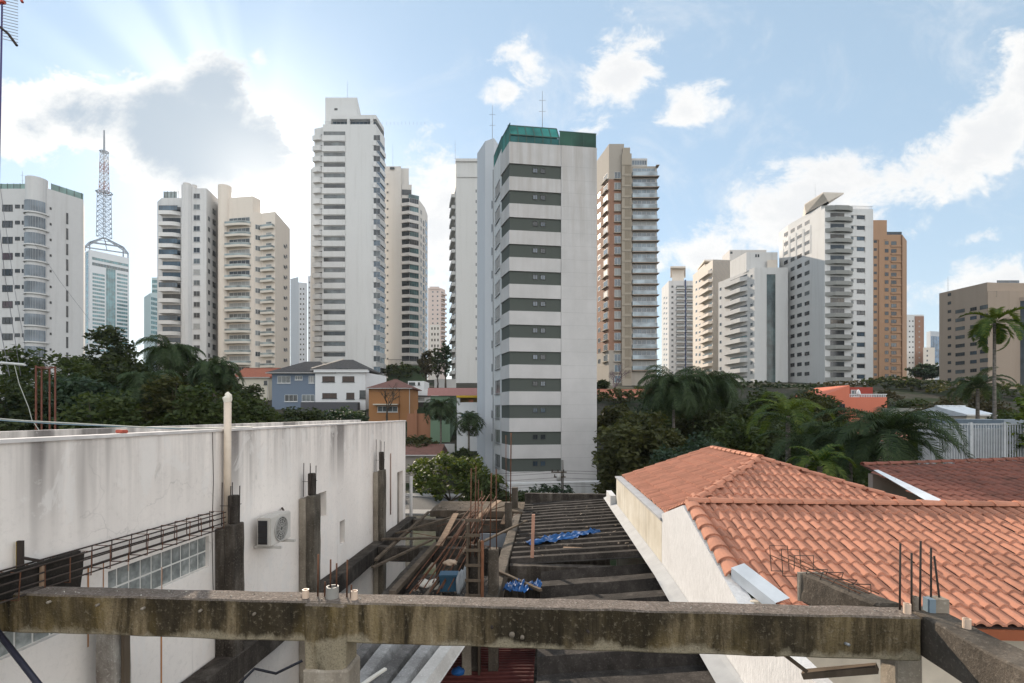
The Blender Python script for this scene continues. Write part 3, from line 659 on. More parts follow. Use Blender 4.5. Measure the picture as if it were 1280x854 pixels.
DUCT = facade('duct_wall', (.36, .31, .25), .15)
t.box(f, f.at(776.6), f.at(788.6), -.9, -.003, t.zb, H(143, 194), DUCT, 'duct_shaft'); t.box(f, f.at(778), f.at(787), -.6, 4, H(143, 194.02), H(143, 186), DUCT, 'duct_head')
for k in range(20):
    z = H(143, 208) - k * 13.4 / F * 143
    t.box(f, f.at(777), f.at(788.4), -1.05, -.902, z - .12, z, DUCT, 'duct_ledge'); f.put(t.r, wmesh(f.at(787.6) - f.at(780), 2.2, DUCT, flat('duct_louvre', (.24, .20, .15)), 3), 'louvre', f.at(780), z - 2.5, -.905)
t.wins(f, 768, 776, 215, 224, 20, 13.4, FRW, (GB, GB, GM, GC), 1)
for k in range(20):
    z = H(143, 224) - k * 13.4 / F * 143; t.box(f, f.at(767.4), f.at(776.4), -.5, -.003, z - .2, z - .02, DUCT, 'window_ledge')
t.wins(g, 747.5, 750.5, 243, 248.5, 17, 12.9, FRA, (GD,)); t.wins(g, 754.5, 759.5, 222, 230, 18, 13.1, FRW, (GC, GM, GB), 0)
for k in range(18):
    z = g.z(754.5, 230) - k * 13.1 / F * g.Y(754.5); t.box(g, g.at(753.5), g.at(760), -.6, -.003, z - .25, z - .02, DUCT, 'window_ledge')
T12S = facade('slab_brown', (.33, .26, .21), .1)
t.bals(h, 789.5, 820.5, 221.6, 19, 13.4, 1.0, 1.05, 'rect', (T12S, glass('rail_blue', (.26, .31, .34), .12, .6), FRA), 2.45, rail=True, gls=(glass('pale_glass', (.17, .22, .26), .12, .6), GB, flat('blind', (.50, .50, .49), .6), GB, GC), slab=.22, doorfr=FRW, mull=4)
for k in range(20):
    z = H(143, 208.2) - k * 13.4 / F * 143; t.box(h, h.L - .4, h.L + .45, -1.1, .8, z - .18, z, T12S, 'brise_slab')

# ---- T13 far pale tower
t = Tower('far pale tower with a flared penthouse and one dark blue vertical stripe', 848, 300)
p = [xy(827, 318), xy(836, 300), xy(870, 300), xy(870, 330), xy(829, 330)]; t.prism(p, H(300, 351), WHT); f = Face(p[1], p[2])
q = [xy(840, 302), xy(855, 302), xy(855, 318), xy(840, 318)]; t.prism(q, H(302, 336), CRM, 'penthouse', H(302, 352)); t.prism([xy(838, 299), xy(857, 299), xy(857, 321), xy(838, 321)], H(300, 333.5), CRM, 'roof_slab', H(300, 335.5))
t.box(f, f.at(855.8), f.at(857.2), -.5, -.01, t.zb, H(300, 350), flat('stripe_blue', (.03, .05, .13)), 'blue_stripe')
t.bals(f, 845, 855.4, 361.5, 18, 6.7, 1.2, .9, 'rect', (WHT, RAIL, FRW), 2, rail='half'); t.bals(f, 857.6, 868, 361.5, 18, 6.7, 1.2, .9, 'rect', (WHT, RAIL, FRW), 2, rail='half', gls=(GD, GM)); t.wins(f, 839, 842, 357, 360, 18, 6.7, FRW, (GD,), 0)
g = Face(p[0], p[1])
for x in (829.5, 832.5): t.wins(g, x, x + 1.6, 372, 374.5, 16, 6.4, FRW, (GM,), 0)

# ---- T14
t = Tower('cream tower with stacked balconies behind the white block with a dark glass strip', 880, 212)
p = [xy(866, 233), xy(891, 210), xy(920, 211), xy(920, 240), xy(868, 240)]; t.prism(p, H(210, 325), CRM); f = Face(p[1], p[2]); g = Face(p[0], p[1])
t.prism([p[1], p[2], xy(920, 212), (p[1][0] + .1, 213)], H(210, 324.4), GRY, 'gable_wall')
t.prism([xy(873, 228), xy(881, 219), xy(890, 219), xy(890, 232)], H(219, 330), CRM, 'penthouse', H(210, 340)); t.prism([xy(871.5, 231), xy(880.5, 217), xy(892, 217), xy(892, 234)], H(218, 325.5), CRM, 'roof_slab', H(218, 327.5))
t.prism([xy(903, 225), xy(912, 216), xy(958, 216), xy(958, 232), xy(905, 232)], H(216, 312.5), GRY, 'lift_block', H(210, 326)); ff = Face(xy(912, 216), xy(958, 216)); t.wins(ff, 912.8, 915.6, 314.6, 317.4, 1, 1)
t.bals(g, 878, 890.6, 350, 14, 10.0, 1.7, 1.05, 'rect', (CRM, FRD), 2, gls=(GD, GD, GG))
t.wins(g, 869.5, 871.6, 352, 355.4, 14, 9, FRA, (GD,), 0); t.wins(g, 873.5, 875.8, 350, 353.6, 14, 9.2, FRA, (GD,), 0)

# ---- T15 white block with dark glass strip
t = Tower('white block with a tall dark glass strip and slanted balconies', 955, 168, name='apartment_block')
p = [xy(898, 184), xy(943, 165), xy(985, 165), xy(985, 185), xy(900, 190)]; t.prism(p, H(165, 334.5), WH2); f = Face(p[1], p[2]); g = Face(p[0], p[1])
t.prism([xy(912.5, 178.5), xy(933, 168.5), xy(972, 168.5), xy(972, 184), xy(912.5, 186)], H(168.5, 315.5), WH2, 'upper_block', H(165, 336)); fu = Face(xy(933, 168.5), xy(972, 168.5))
t.wins(fu, 944, 946, 318, 321.6, 1, 1); t.wins(fu, 947, 949, 318, 321.6, 1, 1)
STRP = glass('strip_glass', (.06, .09, .09), .12)
t.wins(f, 958.4, 969.2, 343, 478, 1, 1, FRD, (STRP,), 3, name='glass_strip')
for k in range(11): t.box(f, f.at(958.6), f.at(969), -.09, -.052, H(165, 343 + 12 * (k + 1)) - .04, H(165, 343 + 12 * (k + 1)), FRD, 'strip_transom')
t.bals(g, 906, 934.5, 361, 12, 11.9, 1.5, 1.25, 'hex', (WH2, RAIL, FRW), 2.0, gls=(GD, GD, GG), dw=(.25, .98))
t.wins(g, 938, 941, 344, 348, 12, 12, FRA, (GD,), 0); t.wins(g, 899.5, 902, 360, 364, 11, 11, FRA, (GD,), 0)
t.prism([xy(959, 167), xy(972, 167), xy(972, 180), xy(959, 180)], H(167, 325), CRM, 'lift_box', H(165, 335.5))

# ---- T16 large white tower
t = Tower('large white tower with grey six sided balconies and a flared roof canopy', 1035, 153)
p = [xy(974, 174), xy(1031, 150), xy(1091.5, 151), xy(1091.5, 178), xy(974, 182)]
z16 = H(150, 260); t.prism([p[0], p[1], p[2], p[3], p[4]], z16 - 5.2, WH2)
f = Face(p[1], p[2]); g = Face(p[0], p[1])
t.prism([g.pt(g.L * .22)[:2], p[1], p[2], (p[2][0], 176), (p[0][0] + 1, 176)], z16, WH2, 'upper_wall', z16 - 5.3)
t.prism([g.pt(g.L * .22, .02)[:2], g.pt(g.L * .88, .8)[:2], (p[1][0] + 4, 152.5), (p[1][0] + 6, 176), (p[0][0] + 1, 176)], z16 + 1.9, WH2, 'penthouse', z16 - .1)
cz = z16 + 4.1
b = MB(); q = [g.pt(g.L * .62)[:2], g.pt(g.L * 1.0, 1)[:2], (p[1][0] + 2.2, 151.5), (p[1][0] + 2.2, 166)]; o = [(g.pt(g.L * .66, -1)[0], g.pt(g.L * .66)[1]), (p[1][0] - .7, 149.6), (p[1][0] + 5.6, 150.0), (p[1][0] + 5.6, 168)]
b.add([(*a, z16 + 1.9) for a in q] + [(*a, cz) for a in o] + [(*a, cz + .35) for a in o], [(0, 1, 5, 4), (1, 2, 6, 5), (2, 3, 7, 6), (3, 0, 4, 7), (4, 5, 9, 8), (5, 6, 10, 9), (6, 7, 11, 10), (7, 4, 8, 11), (8, 9, 10, 11)]); b.build('roof_canopy', CRM, t.r, fixn=True)
t.bals(f, 1031.3, 1064.5, 276, 16, 13.3, 1.3, .85, 'hexl', (GREYC, GREYC, FRD), 2.3, gls=(GD, GD, glass('brown_glass', (.06, .045, .03))), dw=(.2, .72), slab=.28)
t.bals(f, 1031.3, 1064.5, 262.5, 1, 13.3, 1.3, 1.0, 'hexl', (GREYC, GREYC, FRD), door=False, slab=.35)
t.wins(f, 1063.5, 1067, 269, 273.6, 16, 13.3, FRW, (GD, GM), 0); t.wins(f, 1071, 1080.6, 269, 274, 16, 13.3, FRD, (GD, GB, GD), 1)
for k in range(16):
    z = H(150, 268.2) - k * 13.3 / F * 150; t.box(f, f.at(1063), f.at(1081), -.12, -.004, z, z + .12, GRY, 'lintel'); t.box(f, f.at(1080.9), f.at(1081.3), -.14, -.004, z - 1.6, z - .01, GRY, 'jamb')
for (a, c, y0) in ((980.2, 984.8, 292), (988.4, 993.2, 287.5), (996.6, 1002.2, 283), (1006, 1011.8, 278)):
    t.wins(g, a, c, y0, y0 + 4.6, 16, 13.3 * 150 / g.Y(a), FRD, (GD, GD, GM), 1)
    u = g.at(a); z = g.z(a, y0)
    for du in (-.7, g.at(c) - u + .35): t.box(g, u + du, u + du + .35, -.10, -.004, z - 10.5, z - 2, WH2, 'pilaster')
b = MB()
for k in range(26): b.box(f.at(1065) + k * .25, f.at(1065) + k * .25 + .04, .2, .24, z16, z16 + .9, 0, f.pt)
b.box(f.at(1065), f.L, .2, .25, z16 + .9, z16 + .96, 0, f.pt); b.build('roof_rail', FRD, t.r)
aerial(1019, 230, 262, 165, 'thin aerial behind the flared canopy of the large white tower')

# ---- T17 brown tower
t = Tower('tan brown tower with small square windows right of the large white tower', 1112, 201)
p = [xy(1088, 200), xy(1109, 200), xy(1128, 200), xy(1133.5, 207), xy(1133, 230), xy(1090, 230)]; t.prism(p, H(200, 293.5), TAN); t.prism([xy(1088, 199.8), xy(1108.6, 199.8), xy(1108.6, 225), xy(1090, 225)], H(200, 275.5), TAN, 'core', H(200, 300)); f = Face(p[0], p[2])
t.wins(f, 1092.2, 1096, 281, 284.2, 20, 9.78, FRD, (GD,)); t.wins(f, 1106, 1110.6, 301.5, 306, 18, 9.78, FRD, (GD, GD, GM)); t.wins(f, 1113.8, 1120.5, 301.8, 306.4, 18, 9.78, FRD, (GD, GM)); t.bals(f, 1113.4, 1126, 308.4, 18, 9.78, .3, .5, 'rect', (TAN, TAN, FRD), rail=None, door=False)
t.box(f, f.at(1126.4), f.at(1127.4), -.3, -.003, t.zb, H(200, 294), flat('brown_dark', (.16, .09, .05)), 'recess'); t.box(f, f.at(1098), f.at(1104), -.4, -.003, t.zb, H(200, 300), TAN, 'pier')
t.box(f, f.at(1109.4), f.at(1128), .3, .4, H(200, 293.5), H(200, 289.5), GD, 'roof_screen')

# ---- T18, T19 far right
t = Tower('far white and brick striped tower in the gap before the brown office', 1144, 350)
p = [xy(1132, 350), xy(1143, 350), xy(1154.5, 350), xy(1154.5, 370), xy(1132, 370)]; t.prism(p, H(350, 393.5), WH2); f = Face(p[0], p[2]); t.box(f, f.at(1143.4), f.at(1154.4), -.4, -.003, t.zb, H(350, 395.5), BRK, 'brick_panel')
for x in (1136, 1140): t.wins(f, x, x + 2, 400.5, 402.6, 11, 6.5, FRW, (GD,), 0)
t.wins(f, 1147.8, 1149.4, 401, 402.6, 11, 6.5, FRW, (GC,), 0, y=-.41)
t = Tower('far blue glass office block beside the brown office', 1167, 400, name='office_block')
p = [xy(1158, 400), xy(1163, 396), xy(1180, 400), xy(1180, 420), xy(1158, 420)]; t.prism(p, H(400, 415), SLT); f = Face(p[1], p[2]); t.wins(f, 1163.5, 1178, 420, 455, 1, 1, FRW, (glass('office_blue', (.06, .13, .22), .1),), 6, name='curtain_wall')
t = Tower('low cream block in front of the far blue glass office', 1160, 330, name='apartment_block')
p = [xy(1154, 330), xy(1168.5, 330), xy(1168.5, 345), xy(1154, 345)]; t.prism(p, H(330, 434.5), CRM); f = Face(p[0], p[1]); t.wins(f, 1158, 1160, 437.5, 440, 4, 6, FRW, (GD,), 0)

# ---- T20 brown office
t = Tower('stone brown office block with ribbon windows and dark curved glass at the right edge', 1235, 128, name='office_block', cat='office')
p = [xy(1174, 136.5), xy(1234, 125), xy(1247, 124), xy(1262, 122), xy(1300, 122), xy(1300, 150), xy(1180, 150)]
z20 = H(125, 353); t.prism([p[0], p[1], xy(1248, 125.5), (p[0][0] + 22, 126), (p[0][0] + 22, 138)], z20, OFF)
t.prism([(p[1][0] + .05, 124.9), xy(1262, 124), xy(1300, 124), xy(1300, 137), (p[1][0] + 5, 137)], H(124, 363.5), OFF, 'front_wing'); g = Face(p[0], p[1])
t.prism([xy(1246, 126), xy(1274, 126), xy(1274, 140), xy(1246, 140)], H(126, 350.5), GB, 'dark_penthouse', H(124, 364)); t.wins(Face(xy(1246, 126), xy(1274, 126)), 1246.2, 1273.8, 351, 363, 1, 1, FRD, (GB,), 8)
cx, cy = xy(1280, 128.5); b = MB(); pr = [(cx + 7.0 * math.cos(math.pi * (1 + k / 16)), cy - 0 + 7.2 * math.sin(math.pi * (1 + k / 16))) for k in range(17)]
b.prism(pr, t.zb, H(122, 374)); 
for a in pr: b.bar((*a, t.zb), (*a, H(122, 374)), .12, .12, 1)
b.build('curved_glass', [glass('office_dark', (.03, .033, .04), .1), FRD], t.r, fixn=True)
t.prism([(a[0], a[1] - .25) for a in pr], H(122, 369.5), OFF, 'parapet', H(122, 374.2))
yv = lambda px: 125 + (136.5 - 125) * 0
t.wins(g, 1184.8, 1189, 367, 370.6, 11, 10.6, FRD, (GD,)); t.wins(g, 1194.5, 1206, 388, 392.4, 9, 10.7, FRD, (GD, GM), 3, name='ribbon_window')
t.wins(g, 1212.8, 1221, 385, 389.4, 9, 10.9, FRD, (GD, GB, GM), 2, name='ribbon_window'); t.wins(g, 1225, 1235, 382.5, 387.5, 9, 11, FRD, (GM, GD), 2, name='ribbon_window')
f = Face(p[1], xy(1262, 124)); t.wins(f, 1234.6, 1246, 364.5, 371.5, 1, 1, FRD, (GD,), 3)
aerial(1185, 346, 366, 138, 'thin aerial on the far corner of the stone brown office')
# ------------------------------------------------ foreground
CON = concrete('mossy_concrete', (.030, .026, .021), (.115, .098, .078), (.27, .24, .20), .62)
CONT = concrete('beam_concrete', (.035, .03, .024), (.11, .09, .072), (.23, .20, .165), .3, .9)
COND = concrete('dark_concrete', (.018, .015, .013), (.060, .050, .042), (.17, .15, .13), .5)
CONL = concrete('pale_concrete', (.14, .115, .09), (.30, .26, .21), (.44, .40, .34), .35)
RUST = flat('rusty_steel', (.105, .048, .028), .85, .2, 0, .5); DRKS = flat('dark_steel', (.045, .035, .03), .8, .2, 0, .4)
PVC = flat('pvc_sleeve', (.62, .47, .36), .5, .4); WOOD = None
k = NT('grey_timber', .9, .1); n = k.noise(4, 6, .65, (1, 1, .15)); n2 = k.noise(1.4, 3, .5); k.col(k.mix(k.ramp(n2, [(.4, 0.), (.7, .7)]), k.ramp(n, [(.3, (.05, .039, .03)), (.7, (.155, .12, .092))]), (.10, .075, .05))); k.bump(n, .5, .01); WOOD = k.m
k = NT('pale_timber', .85, .1); n = k.noise(5, 6, .65, (1, 1, .2)); k.col(k.ramp(n, [(.3, (.18, .115, .075)), (.7, (.36, .25, .17))])); WOODP = k.m
def Wp(px, py, u):          # the point of plane u=const (grid frame) seen at a pixel
    Y = u / ((px - 640) / F * CA - SA); X = (px - 640) / F * Y
    return u, X * SA + Y * CA, H(Y, py)
def Zp(px, py, z):          # the point at height z seen at a pixel, as (u, v, z)
    Y = (CAMZ - z) * F / (py - HOR); X = (px - 640) / F * Y
    return X * CA - Y * SA, X * SA + Y * CA, z
def gbox(u0, u1, v0, v1, z0, z1, mat, name, parent=None, rg=None, **kw):
    b = MB(); b.box(u0, u1, v0, v1, z0, z1, 0, G); o = b.build(name, mat, parent, **kw)
    if rg: rough(o, 5, rg, 3.0, random.Random(name + str(u0)).random() * 9)
    return o
def gtube(pts, r, mat, name, parent=None, n=6, smooth=True, **kw):
    b = MB(); b.tube([G(*p) for p in pts], r, n); return b.build(name, mat, parent, smooth=smooth, **kw)
def rebar(u, v, z0, z1, parent, lean=(0, 0), r=.008, mat=None):
    return gtube([(u, v, z0), (u + lean[0], v + lean[1], z1)], r, mat or RUST, 'rebar', parent, 5)

# ---- main beam
ZT = 7.022  # main, right and stub beams scaled down about the camera, baked into constants
mb = empty('concrete_beam', G(-.4, 4.35, ZT - .36), 'long mossy concrete beam crossing the whole foreground', 'beam')
def mat_front():
    k = NT('beam_face', .92, .12)
    st = k.noise(6.5, 7, .7, (1, 1, .10), .4); a = k.noise(1.3, 5, .6, (1, 1, .5)); f = k.noise(30, 5, .75); oc = k.noise(3.2, 5, .6, (1, 1, .2), .3)
    s = k.n.new('ShaderNodeSeparateXYZ'); k.L(k.g.outputs['Position'], s.inputs[0])
    low = k.n.new('ShaderNodeMapRange'); k.L(s.outputs[2], low.inputs[0]); low.inputs[1].default_value = ZT - .315; low.inputs[2].default_value = ZT - .17; low.inputs[3].default_value = 1; low.inputs[4].default_value = 0
    c = k.ramp(st, [(.34, (.022, .018, .012)), (.46, (.10, .075, .042)), (.60, (.26, .20, .12)), (.72, (.36, .30, .20))])
    c = k.mix(k.ramp(oc, [(.50, 0.), (.66, .6)]), c, (.21, .15, .055))
    c = k.mix(k.ramp(a, [(.46, 0.), (.60, .85)]), c, (.022, .018, .013))
    bare = k.ramp(k.math('ADD', k.math('MULTIPLY', low.outputs[0], .36), k.noise(1.9, 6, .65, (1, 1, .45), .3)), [(.74, 0.), (.84, .8)])
    c = k.mix(bare, c, (.36, .31, .22)); c = k.mix(k.ramp(f, [(.56, 0.), (.68, .55)]), c, (.30, .25, .18)); c = k.mix(k.ramp(k.noise(70, 5, .75), [(.5, 0.), (.7, .6)]), c, (.03, .025, .018))
    up = k.n.new('ShaderNodeSeparateXYZ'); k.L(k.g.outputs['Normal'], up.inputs[0])
    g = k.noise(60, 4, .7); g2 = k.noise(5, 5, .65)
    top = k.mix(k.ramp(g2, [(.45, .0), (.72, .65)]), k.ramp(g, [(.3, (.09, .073, .06)), (.60, (.25, .205, .175)), (.72, (.48, .43, .38))]), (.10, .085, .07))
    c = k.mix(k.ramp(up.outputs[2], [(.5, 0.), (.8, 1.)]), c, top)
    k.col(c); k.bump(k.mix(.4, f, st), 1.0, .04); return k.m
BF = mat_front(); MATS['BF'] = BF
b = MB(); b.box(-5.6, 2.70, 3.90, 4.11, ZT - .318, ZT, 0, G); o = b.build('beam', BF, mb); rough(o, 7, .007, 3.5, 1)
# post carrying it
b = MB(); b.box(-1.90, -1.565, 3.87, 4.14, 0, ZT - .006, 0, G); o = b.build('post', BF, mb); rough(o, 5, .01, 3, 4, .02)
b = MB(); b.box(-1.908, -1.545, 3.862, 4.15, 0, ZT - .515, 0, G); o = b.build('post_base', CONL, mb); rough(o, 5, .012, 3, 5, .02)
for (px, py, mt) in ((21, 768, CONL), (90, 770, CONL), (153, 773, CONL), (232, 774, CONL), (305, 776, CONL), (614, 784, DRKS), (733, 786, DRKS), (1040, 792, METAL)):
    q = P(px, py, 3.91); u = q.x * CA - q.y * SA; gtube([(u, 3.92, q.z), (u + .01, 3.866, q.z + .005)], .011, mt, 'tie_stub', mb, 8)
for (px, py, r) in ((640, 793, .022), (653, 796, .016)):
    q = P(px, py, 3.91); u = q.x * CA - q.y * SA; gtube([(u, 3.91, q.z), (u, 3.888, q.z)], r, CONL, 'mortar_dab', mb, 9)
def sleeve(px, py0, h, v, r=.028, mat=PVC, parent=mb, name='pipe_sleeve', tilt=0):
    q = P(px, py0, v); u = q.x * CA - q.y * SA; b = MB(); n = 14
    vs = []; 
    for (rr, z) in ((r, 0), (r, h), (r * .78, h), (r * .78, h * .3)):
        for k in range(n): a = 2 * math.pi * k / n; vs.append(G(u + rr * math.cos(a) + tilt * z, v + rr * math.sin(a), ZT - .01 + z))
    fs = [(j * n + k, j * n + (k + 1) % n, (j + 1) * n + (k + 1) % n, (j + 1) * n + k) for j in range(3) for k in range(n)] + [tuple(3 * n + k for k in range(n))]
    b.add(vs, fs); return b.build(name, mat, parent, smooth=False)
sleeve(372.5, 745, .078, 3.98, .026); sleeve(437, 747, .078, 3.98, .026)
sleeve(408, 748, .10, 4.0, .05, flat('grey_pvc', (.28, .27, .25), .6), name='column_core')
for (px, dz) in ((388, .34), (397, .12), (404.5, .30), (412.5, .27), (426.5, .30), (432, .1)):
    q = P(px, 745, 4.01); u = q.x * CA - q.y * SA; rebar(u, 4.02, ZT - .02, ZT + dz, mb, (.004, 0), .007)
# debris on the beam top
dr = random.Random(3); b = MB()
for i in range(150):
    u, v = dr.uniform(-4.5, 2.65), dr.uniform(3.93, 4.08); s = dr.uniform(.003, .011); z = ZT + s * .4
    vs = [G(u + dr.uniform(-s, s), v + dr.uniform(-s, s), z + dr.uniform(-s, s)) for _ in range(5)]; b.add(vs, [(0, 1, 2), (0, 2, 3), (0, 3, 1), (1, 2, 4), (2, 3, 4), (3, 1, 4)])
tag(b.build('mortar_crumbs', flat('mortar', (.42, .39, .34), .9, .1, 0, .4)), 'pale mortar crumbs scattered on top of the long beam', 'debris', kind='stuff')

# ---- right beam running to the viewer, and the stub running away
rb = empty('concrete_beam', G(2.85, 2.4, ZT - .3), 'short mossy beam running towards the viewer at the lower right corner', 'beam')
b = MB(); b.box(2.72, 2.955, .4, 4.14, ZT - .30, ZT + .004, 0, G); o = b.build('beam', CONT, rb); rough(o, 7, .012, 2.6, 8)
sb = empty('concrete_beam', G(2.58, 4.5, ZT - .28), 'broken beam stub with bent wire stirrups lying before the orange roof', 'beam')
b = MB(); T = lambda x, y, z: G(2.65 + x * .92 - y * .24, 4.16 + y * .92, ZT + z * .92)
b.box(-.12, .12, 0, .84, -.3, .004, 0, T); o = b.build('beam', CONT, sb); rough(o, 6, .012, 3, 11, .02)
b = MB(); b.box(-.123, .123, .845, .87, -.29, 0.0, 0, T); o = b.build('broken_end', CONL, sb); rough(o, 4, .014, 5, 2, 0)
for x in (-.08, .0, .08): 
    b = MB(); b.tube([T(x, .2, .02), T(x, .9, .035), T(x * 1.3, 1.3, .05)], .006, 5); b.build('rebar', RUST, sb)
for i in range(7):
    y = .3 + i * .16 + dr.uniform(-.03, .03); hh = (.05 if y < .9 else .14) + dr.uniform(0, .04); lo = .0 if y < .95 else -.12; ln = dr.uniform(-.05, .05)
    b = MB(); b.tube([T(-.1, y, lo), T(-.1, y + ln, hh), T(.09, y + ln, hh), T(.09, y, lo)] + ([T(-.1, y, lo)] if y > .95 else []), .0045, 5); b.build('stirrup', DRKS, sb)
nd = mb
for (px, dz, ln) in ((1123, .50, .004), (1137, .43, 0), (1147, .52, .005), (1160, .47, 0), (1172, .41, -.05)):
    q = P(px, 752, 3.87); u = q.x * CA - q.y * SA
    rebar(u, 4.05, ZT - .02, ZT + dz, sb, (ln, 0), .0075, DRKS)
def blk(px, py, w, d, h, mat, name, v, par):
    q = P(px, py, v); u = q.x * CA - q.y * SA; return gbox(u - w / 2, u + w / 2, v, v + d, ZT - .01, ZT + h, mat, name, par)
blk(1152, 760, .095, .09, .10, CONL, 'spacer_block', 4.0, rb); blk(1141, 758, .045, .07, .10, flat('blue_plastic', (.16, .21, .25), .5), 'spacer_block', 3.995, rb)
sleeve(1112, 756, .083, 3.98, .025); sleeve(1121, 750, .11, 4.06, .023, CONL); sleeve(1179, 770, .078, 3.73, .025, PVC, rb)
# post and braces under the corner
o = gbox(2.69, 2.89, 4.16, 4.36, 0, ZT - .35, CONL, 'concrete_post', None, .01, label='pale concrete post under the right corner of the long beam', cat='post')
for (a, c_, w, h, lb) in (((2.53, 4.25, 6.66), (1.98, 4.6, 6.43), .16, .03, 'upper dark plank propped under the right end of the beam'), ((2.58, 4.21, 6.50), (2.16, 4.5, 6.29), .10, .05, 'lower short grey plank propped under the right end of the beam'), ((2.12, 4.37, 6.38), (1.93, 4.32, 6.53), .03, .03, 'thin upright stick beside the propped planks')):
    b = MB(); b.bar(G(*a), G(*c_), w, h); tag(b.build('timber_plank', WOOD), lb, 'plank')

# ---- left white building
wb = empty('white_building', G(-5.3, 8, 0), 'long stained white building with barred rebar columns along the left side', 'building')
U0 = -4.52; WZ = 8.25; VE = 16.0
def wall_mat():
    k = NT('stained_white', .9, .15)
    s = k.n.new('ShaderNodeSeparateXYZ'); k.L(k.g.outputs['Position'], s.inputs[0])
    def mr(a, b_, c_, d): 
        n = k.n.new('ShaderNodeMapRange'); k.L(s.outputs[2], n.inputs[0]); n.inputs[1].default_value = a; n.inputs[2].default_value = b_; n.inputs[3].default_value = c_; n.inputs[4].default_value = d; return n.outputs[0]
    big = k.noise(.55, 5, .6, (1, 1, .8), world=True); st = k.noise(3.2, 6, .65, (1, 1, .045), .25, True); st2 = k.noise(1.1, 4, .6, (1, 1, .06), .1, True); f = k.noise(14, 6, .7, world=True)
    c = k.mix(k.ramp(big, [(.35, 0.), (.68, 1.)]), (.85, .785, .725), (.72, .66, .61))
    top = k.ramp(mr(7.2, 8.25, 0, 1), [(0., .06), (1., .75)])
    c = k.mix(k.math('MULTIPLY', k.ramp(st, [(.40, 0.), (.66, 1.)]), top), c, (.34, .31, .29))
    c = k.mix(k.math('MULTIPLY', k.ramp(st2, [(.54, 0.), (.62, 1.)]), k.ramp(mr(6.9, 8.1, 0, 1), [(0., .0), (1., .75)])), c, (.12, .105, .10))
    c = k.mix(k.math('MULTIPLY', k.ramp(st, [(.60, 0.), (.70, .5)]), k.ramp(mr(6.6, 5.2, 0, 1), [(0., 0.), (1., 1.)])), c, (.26, .22, .19))
    c = k.mix(k.ramp(f, [(.52, 0.), (.76, .35)]), c, (.50, .455, .415))
    pt = k.noise(1.7, 6, .7, (1, 1, .7), .8, True); c = k.mix(k.ramp(pt, [(.56, 0.), (.60, .5)]), c, (.76, .72, .68)); pt2 = k.noise(2.3, 6, .7, (1, 1, .5), 1.2, True); c = k.mix(k.ramp(pt2, [(.63, 0.), (.70, .4)]), c, (.42, .385, .35))
    cr = k.n.new('ShaderNodeTexVoronoi'); cr.feature = 'DISTANCE_TO_EDGE'; cr.inputs['Scale'].default_value = .55
    wv = k.n.new('ShaderNodeVectorMath'); wv.operation = 'ADD'; k.L(k.g.outputs['Position'], wv.inputs[0]); ws = k.n.new('ShaderNodeTexNoise'); ws.inputs['Scale'].default_value = 2.2; ws.inputs['Detail'].default_value = 6; k.L(k.g.outputs['Position'], ws.inputs[0]); k.L(ws.outputs[1], wv.inputs[1]); k.L(wv.outputs[0], cr.inputs['Vector'])
    c = k.mix(k.math('MULTIPLY', k.ramp(cr.outputs[0], [(0.0, 1.), (.006, 0.)]), k.ramp(big, [(.5, 0.), (.66, .45)])), c, (.20, .18, .165))
    k.col(c); k.bump(k.mix(.5, f, big), .25, .015); return k.m
WM = wall_mat(); MATS['WM'] = WM
def rect(px0, px1, z0, z1): return (Wp(px0, 600, U0)[1], Wp(px1, 600, U0)[1], z0, z1)
GZ0, GZ1 = 6.456, 6.87
gv0, gv1 = Wp(135, 700, U0)[1], Wp(261.5, 700, U0)[1]
ops = [(gv0, gv1, GZ0, GZ1, 'glass_block_window'), (gv0 - 2.6, gv0 - .42, GZ0, GZ1, 'glass_block_window')]
for (a, c_, y0, y1) in ((398, 408, 613.5, 644.5), (424.6, 431, 649, 678), (496.4, 503.7, 588, 656)):
    va, vc = Wp(a, y0, U0)[1], Wp(c_, y0, U0)[1]; ops.append((va, vc, Wp(c_, y1, U0)[2], Wp(c_, y0, U0)[2], 'opening'))
vc_ = sorted({-1.5, VE} | {o_[0] for o_ in ops} | {o_[1] for o_ in ops} | set(np.arange(-1, 16, 1.0))); zc = sorted({0, WZ} | {o_[2] for o_ in ops} | {o_[3] for o_ in ops})
b = MB()
for v0, v1 in zip(vc_, vc_[1:]):
    for z0, z1 in zip(zc, zc[1:]):
        vm, zm = (v0 + v1) / 2, (z0 + z1) / 2
        if any(o_[0] < vm < o_[1] and o_[2] < zm < o_[3] for o_ in ops): continue
        b.add([G(U0, v0, z0), G(U0, v1, z0), G(U0, v1, z1), G(U0, v0, z1)], [(0, 1, 2, 3)])
for (v0, v1, z0, z1, nm) in ops:
    d = U0 - .2; q = [(v0, z0), (v1, z0), (v1, z1), (v0, z1)]
    for i in range(4):
        (a, za), (c_, zc_) = q[i], q[(i + 1) % 4]; b.add([G(U0, a, za), G(d, a, za), G(d, c_, zc_), G(U0, c_, zc_)], [(0, 1, 2, 3)])
b.box(U0 - 1.62, U0 - .002, VE - .001, VE + .02, 0, WZ, 0, G); b.add([G(U0 - .3, -1.5, 0), G(U0 - .3, VE, 0), G(U0 - .3, VE, WZ - .02), G(U0 - .3, -1.5, WZ - .02)], [(0, 1, 2, 3)])
b.box(U0 - 1.62, U0 - 1.6, -1.5, VE, 0, WZ - .3, 0, G)
b.build('wall', WM, wb)
GBL = NT('glass_block', .12, .6); n = GBL.noise(3.2, 3, .6); n2 = GBL.noise(14, 2, .5); GBL.col(GBL.ramp(GBL.mix(.35, n, n2), [(.32, (.12, .13, .128)), (.5, (.25, .265, .255)), (.66, (.46, .47, .45))])); GBL.bump(n2, .5, .02); GBL = GBL.m
